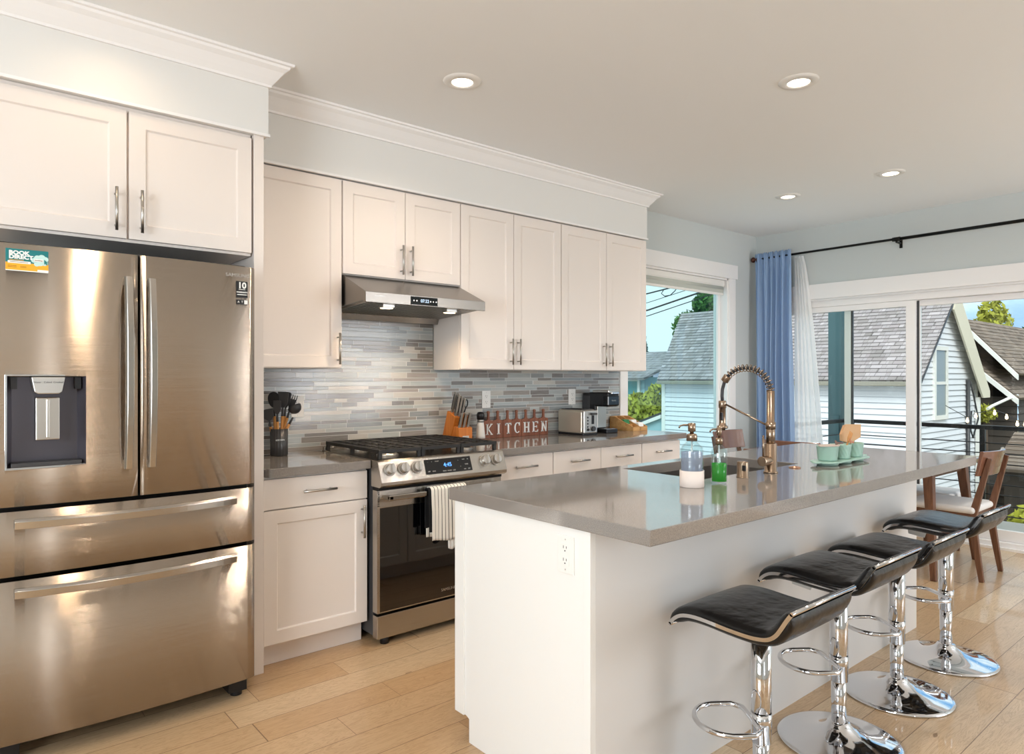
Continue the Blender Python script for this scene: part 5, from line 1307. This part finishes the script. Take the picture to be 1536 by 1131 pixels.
# ============================================================ OUTSIDE: deck and railing
struct('floor_deck', MB().box(XR + .165, 7.75, -1.5, 3.62, -.16, -.04), 'conc')
r = thing('deck_railing', 'black metal deck railing with thin horizontal bars outside the sliding door', 'railing', (7.6, 1.8, -.04))
zt = .853
obj('top_rail', MB().box(7.575, 7.625, -1.4, 3.40, zt - .022, zt + .018), 'railm', r, bevel=.003)
obj('side_rail', MB().box(6.42, 7.574, 3.36, 3.41, zt - .022, zt + .018), 'railm', r, bevel=.003)
for yy_ in (3.30, 2.083, .55, -.95): obj('post', MB().box(7.578, 7.622, yy_ - .022, yy_ + .022, -.04, zt - .022), 'railm', r, bevel=.002)
for k in range(8):
    z = .03 + k * .0965; obj('cable_bar', MB().cyl((7.60, -1.4, z), (7.60, 3.38, z), .0055, 8), 'railm', r); obj('side_bar', MB().cyl((6.44, 3.385, z), (7.60, 3.385, z), .0055, 8), 'railm', r)
r = thing('deck_post', 'tall square dark teal post standing at the deck corner outside the sliding door', 'post', (7.66, 3.50, -2.8))
obj('post', MB().box(7.64, 7.79, 3.425, 3.575, -2.8, 3.2), 'post', r, bevel=.004)
obj('bracket_plate', MB().box(7.625, 7.641, 3.45, 3.55, .70, .90), 'post', r, bevel=.002)
struct('floor_ground', MB().box(6.6, 80, -60, 90, -2.95, -2.8), 'ground')

# ---- siding and shingle geometry
def lap_wall(mb, p0, du, L, z0, z1, out, pitch=.1, clip=None, slope_l=None, slope_r=None):
    """lapped boards from p0 along du; out is outward normal. clip(z) -> (u0,u1) limits"""
    p0 = Vector(p0); du = Vector(du); out = Vector(out); z = z0
    while z < z1 - 1e-6:
        zt_ = min(z + pitch, z1)
        for (za, oa), (zb_, ob) in (((z, .022), (zt_ - .010, .004)), ((zt_ - .010, .004), (zt_ - .010, -.012)), ((zt_ - .010, -.012), (zt_, -.012)), ((zt_, -.012), (zt_, .022))):
            ua0, ua1 = clip(za) if clip else (0, L); ub0, ub1 = clip(zb_) if clip else (0, L)
            if ua1 <= ua0: continue
            if ub1 < ub0: ub0 = ub1 = (ub0 + ub1) / 2
            a = p0 + du * ua0 + out * oa; b = p0 + du * ua1 + out * oa; c = p0 + du * ub1 + out * ob; d = p0 + du * ub0 + out * ob
            mb.add([(a.x, a.y, za), (b.x, b.y, za), (c.x, c.y, zb_), (d.x, d.y, zb_)], [(0, 1, 2, 3)])
        z = zt_
    return mb
def roof_plane(mb, a, b, c, d, n, th=.05, step=.014):
    """a-b eave, d-c ridge; n courses with a small step"""
    a, b, c, d = map(Vector, (a, b, c, d)); nr = (b - a).cross(d - a).normalized()
    if nr.z < 0: nr = -nr
    for i in range(n):
        t0, t1 = i / n, (i + 1) / n
        p = [a.lerp(d, t0) + nr * step, b.lerp(c, t0) + nr * step, b.lerp(c, t1), a.lerp(d, t1)]
        mb.add(p, [(0, 1, 2, 3)]); mb.add([a.lerp(d, t0), b.lerp(c, t0), p[1], p[0]], [(0, 1, 2, 3)])
    lo = [v - nr * th for v in (a, b, c, d)]
    mb.add([a, b, c, d] + lo, [(0, 1, 5, 4), (1, 2, 6, 5), (2, 3, 7, 6), (3, 0, 4, 7), (7, 6, 5, 4)]); return mb
# ---- white house with the steep grey roof
EX, RXr, BX = 12.0, 13.7, 15.4; EZ, RZ, BZ = 1.275, 2.86, 1.10; Y0, Y1 = 4.13, 9.35
r = thing('white_house', 'white sided neighbouring house with a steep grey shingled roof and gable window', 'house', (13.7, 6.7, -2.8))
WXA, WXB, WYA, WYB = 12.16, 15.15, 4.27, 9.30
mb = MB(); lap_wall(mb, (WXA, WYB, 0), (0, -1, 0), WYB - WYA, -2.8, 1.30, (-1, 0, 0)); obj('side_wall', mb, 'siding', r, fixn=False)
def gclip(z):
    k = (RZ - .1 - z) / (RZ - EZ); lo = RXr - (RXr - EX) * k; hi = RXr + (BX - RXr) * k
    return (max(0, lo - WXA), min(WXB - WXA, hi - WXA))
mb = MB(); lap_wall(mb, (WXA, WYA, 0), (1, 0, 0), WXB - WXA, -2.8, RZ - .16, (0, -1, 0), clip=gclip); obj('gable_wall', mb, 'siding', r, fixn=False)
obj('corner_board', MB().box(WXA - .03, WXA + .06, WYB - .06, WYB + .03, -2.8, 1.25), 'fascia', r)
obj('corner_board', MB().box(WXA - .03, WXA + .05, WYA - .03, WYA + .05, -2.8, 1.25), 'fascia', r)
obj('corner_board', MB().box(WXB - .06, WXB + .03, WYA - .03, WYA + .05, -2.8, 1.2), 'fascia', r)
obj('inner_wall', MB().box(WXA + .03, WXB - .02, WYA + .03, WYB - .02, -2.8, 1.2), 'fascia', r)
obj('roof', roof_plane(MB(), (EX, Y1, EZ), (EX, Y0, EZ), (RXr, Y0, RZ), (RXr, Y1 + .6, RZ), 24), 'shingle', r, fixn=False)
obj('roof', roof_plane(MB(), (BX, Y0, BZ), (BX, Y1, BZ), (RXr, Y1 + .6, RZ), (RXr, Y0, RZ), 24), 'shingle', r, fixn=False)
# gutter, soffit boards and rake
obj('gutter', MB().box(EX - .05, EX + .10, Y0 + .02, Y1 - .02, EZ - .095, EZ - .02), mat('weathered gutter', '8f8c80', .7), r, bevel=.01)
sb = MB(); sb.prism([(RXr, RZ - .055), (BX, BZ - .055), (BX, BZ - .085), (RXr, RZ - .085)], 1, Y0 + .02, WYA)
obj('rake_soffit', sb, 'soffc', r); obj('rake_soffit', MB().prism([(RXr, RZ - .085), (EX, EZ - .085), (EX, EZ - .055), (RXr, RZ - .055)], 1, Y0 + .03, WYA), 'soffc', r)
obj('rake_board', MB().prism([(RXr, RZ - .02), (BX + .03, BZ - .04), (BX + .03, BZ - .16), (BX - .36, BZ - .16), (RXr - .24, RZ - .36), (RXr - .04, RZ - .07)], 1, Y0 - .02, Y0 + .01), 'soffc', r)
obj('rake_board', MB().prism([(RXr, RZ - .0), (RXr, RZ - .05), (EX, EZ - .06), (EX, EZ - .01)], 1, Y0 - .01, Y0 + .02), 'darkgrey', r)
wx0, wx1, wz0, wz1 = 12.95, 13.47, .66, 1.80
wn = obj('window', MB().ring(1, WYA - .05, WYA - .005, wx0 - .06, wx1 + .06, wz0 - .06, wz1 + .06, .07, .07, .07, .07), 'fascia', r)
obj('sash_bar', MB().box(wx0, wx1, WYA - .045, WYA - .01, 1.20, 1.25), 'fascia', wn)
obj('pane', MB().box(wx0, wx1, WYA - .03, WYA - .02, wz0, wz1), mat('dull window glass', '87908f', .15), wn)
obj('conduit', MB().tube([(14.55, WYA - .05, -2.8), (14.55, WYA - .05, 1.28)], .035, 10), 'darkgrey', r)
obj('meter_cable', MB().tube([(14.62, WYA - .06, 1.25), (14.75, WYA - .08, 1.0), (14.95, WYA - .1, .55), (14.72, WYA - .08, .2), (14.66, WYA - .06, .35), (14.70, WYA - .06, .7)], .014, 8), 'wire', r)
obj('downspout', MB().box(15.03, 15.12, WYA - .09, WYA - .03, -2.8, .95), 'fascia', r)
# ---- brown roofed house to the right
r = thing('brown_roof_house', 'house with brown shingled roof and white fascia right of the white gable', 'house', (20, 3.5, -2.8))
obj('roof', roof_plane(MB(), (17, 4.03, 1.40), (26, 4.03, 1.40), (26, 5.1, 2.62), (17, 5.1, 2.62), 14), 'shingleb', r, fixn=False)
obj('fascia', MB().prism([(5.1, 2.60), (4.03, 1.38), (4.03, 1.27), (5.1, 2.49)], 0, 16.93, 17.0), 'fascia', r)
obj('lower_roof', roof_plane(MB(), (16.8, 3.98, .90), (24, 3.98, .90), (24, 4.9, 1.75), (16.8, 4.9, 1.75), 10), 'shingleb', r, fixn=False)
obj('lower_fascia', MB().prism([(4.9, 1.73), (3.98, .88), (3.98, .77), (4.9, 1.62)], 0, 16.72, 16.8), 'fascia', r)
mb = MB(); lap_wall(mb, (17.3, 4.95, 0), (1, 0, 0), 7, .8, 2.4, (0, -1, 0), .16); lap_wall(mb, (17.3, 4.12, 0), (1, 0, 0), 7, -2.8, .92, (0, -1, 0), .16); lap_wall(mb, (17.3, 9.5, 0), (0, -1, 0), 4.55, -2.8, 1.35, (-1, 0, 0), .16); lap_wall(mb, (17.3, 4.95, 0), (0, -1, 0), .83, -2.8, .92, (-1, 0, 0), .16); obj('wall', mb, 'brownside', r, fixn=False)
obj('gutter', MB().tube([(17.0, 4.05, .95), (16.6, 4.1, .9), (16.3, 4.3, .75), (16.0, 4.3, .70)], .03, 8), 'fascia', r)
# ---- reddish roofed garden shelter at the picture's right edge
r = thing('garden_shelter', 'garden shelter with a rust-red pointed roof on thin posts at the right edge', 'shelter', (13.6, 2.2, -2.8))
pts = []; mb = MB(); cx_, cy_ = 13.6, 2.20
prof = [(.80, 1.12), (.72, 1.35), (.56, 1.75), (.30, 2.15), (.03, 2.4)]
mb.lathe(prof, (cx_, cy_), 10, False); obj('roof', mb, 'brickred', r)
for i in range(6): a = 2 * pi * i / 6 + .3; obj('post', MB().cyl((cx_ + .70 * cos(a), cy_ + .70 * sin(a), -2.8), (cx_ + .70 * cos(a), cy_ + .70 * sin(a), 1.15), .035, 8), 'fascia', r)
obj('eave_ring', MB().lathe([(.76, 1.06), (.81, 1.06), (.81, 1.12), (.76, 1.12)], (cx_, cy_), 10, False), 'soffc', r)
# string light bulbs
r = thing('string_lights', 'string of small glowing bulbs hung outside, right of the white house', 'string lights', (13.0, 3.4, .8))
for i, (yy_, zz) in enumerate([(3.78, .62), (3.66, .70), (3.40, .76), (3.24, .70), (3.10, .60), (3.00, .60)]):
    obj('bulb', MB().lathe([(0, zz - .045), (.018, zz - .035), (.022, zz - .01), (.012, zz + .02), (.010, zz + .04), (0, zz + .04)], (13.0, yy_), 12), 'bulb', r)
obj('cord', MB().tube([(13.0, 4.10, .85), (13.0, 3.78, .66), (13.0, 3.66, .74), (13.0, 3.40, .80), (13.0, 3.24, .74), (13.0, 3.10, .64), (13.0, 3.0, .64), (13.0, 2.5, .8)], .006, 6), 'wire', r)
# ---- teal house, lilac house beyond the kitchen window
r = thing('pale_blue_house', 'pale blue sided house with a white framed window, seen low through the kitchen window', 'house', (14.5, 12.5, -2.8))
mb = MB(); lap_wall(mb, (14.5, 16, 0), (0, -1, 0), 4.3, -2.8, 1.33, (-1, 0, 0), .16); obj('wall', mb, 'tealside', r, fixn=False)
obj('wall_core', MB().box(14.53, 17, 11.72, 16, -2.8, 1.33), 'tealside', r)
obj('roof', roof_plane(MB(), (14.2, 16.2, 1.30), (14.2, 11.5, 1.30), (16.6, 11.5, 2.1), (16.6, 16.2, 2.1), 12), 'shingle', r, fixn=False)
wn = obj('window', MB().ring(0, 14.43, 14.49, 11.83, 12.75, .22, 1.30, .08, .08, .08, .08), 'fascia', r)
obj('sash_bar', MB().box(14.44, 14.48, 12.25, 12.31, .3, 1.22).box(14.44, 14.48, 11.9, 12.68, .72, .79), 'fascia', wn)
obj('pane', MB().box(14.455, 14.465, 11.9, 12.68, .3, 1.22), mat('teal window glass', '4f8f92', .1), wn)
r = thing('small_shed', 'low shed with a dark roof and white roof edge below the yellow-green tree', 'shed', (12.6, 10, -2.8))
obj('roof', MB().prism([(9.42, .50), (10.55, .10), (10.55, .16), (9.42, .56)], 0, 12.25, 12.95), 'darkgrey', r)
obj('fascia', MB().prism([(9.42, .42), (10.55, .02), (10.55, .10), (9.42, .50)], 0, 12.21, 12.25), 'fascia', r)
obj('wall', MB().prism([(9.45, -2.8), (10.5, -2.8), (10.5, .08), (9.45, .45)], 0, 12.3, 12.9), 'tealside', r)
r = thing('lilac_house', 'small distant lilac house with a dark roof and one window', 'house', (42, 30.8, -2.8))
obj('wall', MB().box(40.2, 45, 29.9, 32.3, -2.8, 1.95), 'lilac', r)
obj('roof', MB().prism([(29.5, 1.9), (32.6, 1.9), (31.4, 2.75), (30.3, 2.75)], 0, 39.9, 45.3), 'darkgrey', r)
obj('window', MB().box(40.12, 40.22, 30.55, 31.05, 1.0, 1.6), mat('far window', '5d6880', .3), r)
# ---- trees: leaf clouds
def tree(name, label, c, rad, n, m, trunk_h, seed, leaf=.16, blobs=9, cone=False, group='trees outside the windows', flat=1.0):
    rd = random.Random(seed); r = thing(name, label, 'tree', (c[0], c[1], -2.8), group); mb = MB()
    bl = []
    for _ in range(blobs):
        v = Vector((rd.gauss(0, 1), rd.gauss(0, 1), rd.gauss(0, 1))); v.normalize(); v *= rd.random() ** .5 * .72
        bl.append((Vector((c[0] + v.x * rad, c[1] + v.y * rad, c[2] + v.z * rad * flat)), rad * (.30 + .25 * rd.random())))
    for i in range(n):
        if cone:
            t = rd.random() ** .8; a = rd.random() * 6.283; lv = int(t * 9) / 9; rr = rad * (1 - lv) * (.35 + .65 * rd.random()) * (1 - (t * 9 % 1) * .45)
            p = Vector((c[0] + rr * cos(a), c[1] + rr * sin(a), c[2] - rad + t * rad * 3.4))
        else:
            b_, br = rd.choice(bl); v = Vector((rd.gauss(0, 1), rd.gauss(0, 1), rd.gauss(0, 1))); v.normalize(); p = b_ + v * br * (.65 + .4 * rd.random())
        u = Vector((rd.gauss(0, 1), rd.gauss(0, 1), rd.gauss(0, .6))).normalized(); w_ = u.orthogonal().normalized(); w_.rotate(Matrix.Rotation(rd.random() * 6.28, 3, u))
        s_ = leaf * (.6 + .8 * rd.random()); q_ = u.cross(w_)
        mb.add([p - w_ * s_, p + q_ * s_ * .45 , p + w_ * s_, p - q_ * s_ * .45], [(0, 1, 2, 3)])
    obj('foliage', mb, m, r, fixn=False)
    tk = MB().cone((c[0], c[1], -2.8), (c[0], c[1], c[2]), .14, .05, 8)
    if not cone:
        for b_, br in bl[:5]: tk.cone((c[0], c[1], c[2] - rad * .6), b_, .05, .015, 6)
    obj('trunk', tk, 'bark', r); return r
tree('leafy_tree', 'dark green tree rising behind the grey roof, seen through the kitchen window', (21.5, 14.4, 3.05), 1.45, 3800, 'greenleaf', 3, 1, .13)
tree('leafy_tree', 'yellow-green tree beside the white house corner, low in the kitchen window', (13.3, 10.75, .80), .60, 2600, 'yleaf', 3, 2, .085)
tree('conifer', 'dark conifer far away at the left edge of the kitchen window view', (30, 24.4, 1.4), 1.0, 1600, 'dleaf', 3, 3, .16, cone=True)
tree('leafy_tree', 'tree with light yellow-green leaves behind the brown roof on the right', (24.2, 6.35, 2.75), .95, 2600, 'yleaf', 3, 4, .10)
tree('leafy_tree', 'darker green tree at the right edge behind the brown roof', (25, 5.35, 2.35), .75, 2200, 'greenleaf', 3, 5, .11)
tree('garden_shrub', 'bright green shrub in the garden behind the dining chair', (11.9, 2.45, -1.1), .75, 3000, 'yleaf', 1, 6, .085, group='shrubs in the garden')
tree('garden_shrub', 'dark green shrub in the garden at the right edge, below the deck', (11.0, 1.25, -1.9), .8, 2600, 'greenleaf', 1, 7, .085, group='shrubs in the garden')
tree('garden_shrub', 'olive bush against the dark brown house wall beyond the gable', (16.7, 4.55, .55), .30, 900, 'yleaf', 1, 8, .07, group='shrubs in the garden')
tree('garden_shrub', 'low green hedge bush beyond the railing below the white gable wall', (13.2, 3.45, -2.1), .5, 2200, 'greenleaf', 1, 9, .09, group='shrubs in the garden')
# shed roof / wooden fence in garden
r = thing('garden_shed', 'low brown shingled shed roof in the garden behind the dining chair back', 'shed', (16, 3.1, -2.8))
obj('roof', roof_plane(MB(), (15.3, 2.3, -.40), (15.3, 4.05, -.40), (16.6, 4.0, .22), (16.6, 2.7, .22), 10), 'shingleb', r, fixn=False)
obj('wall', MB().box(15.5, 16.5, 2.7, 3.9, -2.8, -.45), 'brownside', r)
# ---- overhead cables
for (z0, z1, rr, lab) in ((4.45, 4.62, .012, 'topmost short overhead cable seen through the kitchen window'), (4.10, 4.36, .022, 'overhead cable carrying a drooping loop, seen through the kitchen window'), (3.80, 4.22, .010, 'thin overhead cable just below the looped one'),
                          (3.55, 4.02, .026, 'thickest overhead cable crossing the middle of the sky in the kitchen window'), (3.36, 3.84, .014, 'lowest overhead cable, crossing in front of the dark green tree')):
    tag(obj('utility_cable', MB().tube([(18, 15.8, z0 - .1), (18, 14.4, z0), (18, 12.0, z1), (18, 9, z1 + .5)], rr, 6), 'wire', None), lab, 'cable', 'overhead cables')
r = thing('utility_pole', 'wooden utility pole that holds the overhead cables', 'pole', (18, 15.9, -2.8)); obj('pole', MB().cyl((18, 15.95, -2.8), (18, 15.95, 5.6), .13, 10), 'bark', r); obj('crossarm', MB().box(17.2, 18.8, 15.8, 15.9, 4.9, 5.0), 'bark', r)
tag(obj('cable_loop', MB().tube([(18, 13.75, 4.17), (18, 13.85, 4.05), (18, 13.72, 3.95), (18, 13.5, 3.96), (18, 13.32, 4.08), (18, 13.2, 4.22)], .016, 6), 'wire', None), 'slack loop of black cable hanging under an overhead line', 'cable')
